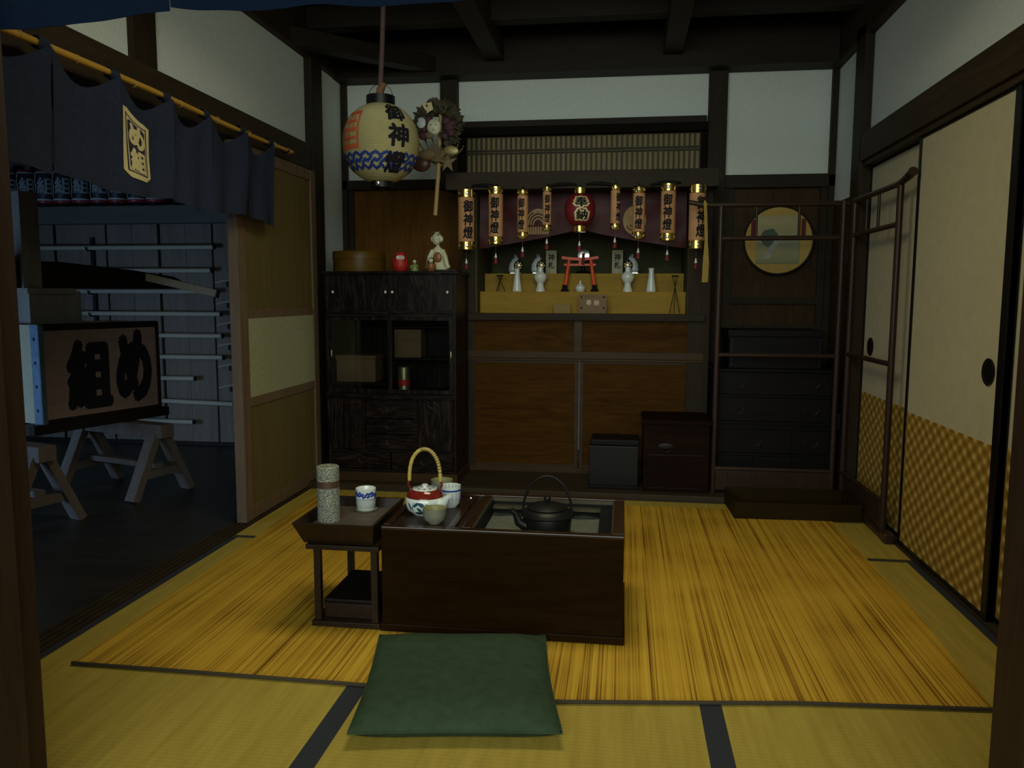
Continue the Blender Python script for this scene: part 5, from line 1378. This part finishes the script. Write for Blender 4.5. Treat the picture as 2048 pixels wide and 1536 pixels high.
    for k in range(6):
        z = 1.20 - .15 * k
        x = -2.83
        r = thing('coiled_tool', ('topmost', 'second', 'third', 'fourth', 'fifth', 'lowest')[k] + ' small black iron tool hung beside the poles at the sliding door', 'tool', (x, 5.42, z), 'small iron tools by the sliding door')
        MB().tube([(x + .05, 5.40, z + .01), (x - .01, 5.39, z), (x - .05, 5.39, z - .012)], .0055, 6).done('tool_shaft', M['polewood'], r)
        MB().lathe([(.0, -.02), (.024, -.016), (.028, 0), (.024, .016), (0, .02)], (x + .055, 5.40, z - .02), 12).done('tool_head', M['ironblack'], r, smooth=True)
    # trestles
    def trestle(name, label, x, y, L, zt):
        """ridge beam runs along local y from the end at (x, y), which faces the pump's lettered side"""
        r = thing(name, label, 'trestle', (x, y, -.002), 'trestles under the water pump', rz=math.atan2(.954, .30))
        MB().box(-.045, .045, -.07, L + .07, zt - .075, zt, .006).done('ridge_beam', M['trestle'], r, local=True)
        for q in (0, L):
            for sg in (-1, 1):
                MB().bar((sg * .19, q, 0), (sg * .03, q, zt - .06), .045, .07, .003, up=(0, 1, 0)).done('leg', M['trestle'], r, local=True)
            MB().bar((-.135, q, .13), (.135, q, .13), .035, .045, .002).done('end_brace', M['trestle'], r, local=True)
        MB().bar((0, 0, .165), (0, L, .165), .05, .03, .002).done('stretcher', M['trestle'], r, local=True)
    trestle('wooden_trestle', 'grey wooden trestle with splayed legs under the far end of the pump box', -2.53, 4.05, .58, .40)
    trestle('wooden_trestle', 'grey wooden trestle under the near end of the pump box beside the left post', -2.72, 3.37, .58, .40)
    # hand pump box
    c1 = Vector((-2.88, 3.62, .401)); rz = math.atan2(.954, .30)
    r = thing('hand_fire_pump', 'old wooden hand fire pump box lettered in black on trestles in the side room', 'fire pump', c1, rz=rz)
    L, D, H = .715, .42, .50
    z0 = .05
    MB().box(-.06, L + .05, -.012, .035, 0, .05, .004).box(-.06, L + .05, D - .035, D + .01, 0, .05, .004).done('skid_beam', M['pumpdark'], r, local=True)
    MB().box(.006, L - .006, 0, .018, z0, z0 + H, .002).done('front_board', M['pumpwood'], r, local=True)
    MB().box(.006, L - .006, D - .018, D, z0, z0 + H, .002).done('back_board', M['pumpwood'], r, local=True)
    MB().box(0, .006, .0, D, z0, z0 + H).box(.006, .02, .018, D - .018, z0, z0 + H).done('end_board', M['pumpend'], r, local=True)
    MB().box(L - .02, L, .0, D, z0, z0 + H, .002).box(.02, L - .02, .018, D - .018, z0, z0 + .02).done('box_boards', M['pumpwood'], r, local=True)
    MB().box(.002, L - .002, -.006, .024, z0 + H - .03, z0 + H + .004, .002).box(.002, L - .002, -.006, .02, z0, z0 + .02, .002).box(L - .016, L + .004, -.006, .024, z0, z0 + H, .002).done('edge_strip', M['pumpdark'], r, local=True)
    s = MB().box(-.008, .002, -.008, .055, z0 - .002, z0 + H + .002).box(-.008, .018, -.009, .0, z0 - .002, z0 + H + .002).done('corner_strap', M['strapdaylit'], r, local=True)
    n = MB()
    for k in range(4): n.ell((-.009, .026, z0 + .07 + .12 * k), .004, .008, .008, 10, 6)
    n.done('strap_nails', M['ironblack'], s, local=True)
    wr = MB()
    f = lambda u, v: Vector((u, -.002, v))
    write(wr, '組', f, .27, z0 + .235, .235, .34, .075); write(wr, 'め', f, .545, z0 + .255, .20, .36, .095)
    wr.done('writing', M['ink'], r, local=True)
    MB().box(.05, .34, .13, .29, z0 + .02, .72, .004).done('cylinder_housing', M['pumpgrey'], r, local=True)
    MB().box(.03, .30, .11, .31, .705, .735, .004).done('housing_cap', M['pumpgrey'], r, local=True)
    MB().box(.04, .14, .15, .27, .735, 1.22, .004).done('mast', M['pumpgrey'], r, local=True)
    # lever: thick at the pivot and tapering to the far end
    m = MB(); n = 8
    pr = [(-.45, .70, .84), (.2, .70, .87), (.7, .72, .845), (1.0, .735, .82), (1.07, .75, .79), (1.0, .70 + .02, .735)]
    up = [(-.45, .87), (.25, .875), (.7, .845), (1.0, .815), (1.06, .79)]; dn = [(1.06, .755), (1.0, .742), (.5, .735), (-.45, .735)]
    m.prism(up + dn, lambda u, v, k: Vector((u, .17 + k, v)), .07)
    m.done('lever_beam', M['pumpdark'], r, local=True)
    hb = MB().bar((.80, .20, .812), (1.02, -.16, .712), .04, .045, .004)
    hb.done('lever_handle', M['polewood'], r, local=True)
    MB().bar((1.02, -.16, .712), (1.026, -.17, .709), .043, .048).done('handle_band', M['ironblack'], r, local=True)
MAT['greywhite'] = flat('aged_white_lettering', (.40, .42, .42), .7)
MAT['lanternblack'] = flat('black_lantern_paper', (.03, .04, .045), .5)
MAT['lanternred2'] = flat('red_lantern_ring', (.34, .03, .05), .4)
side_room()
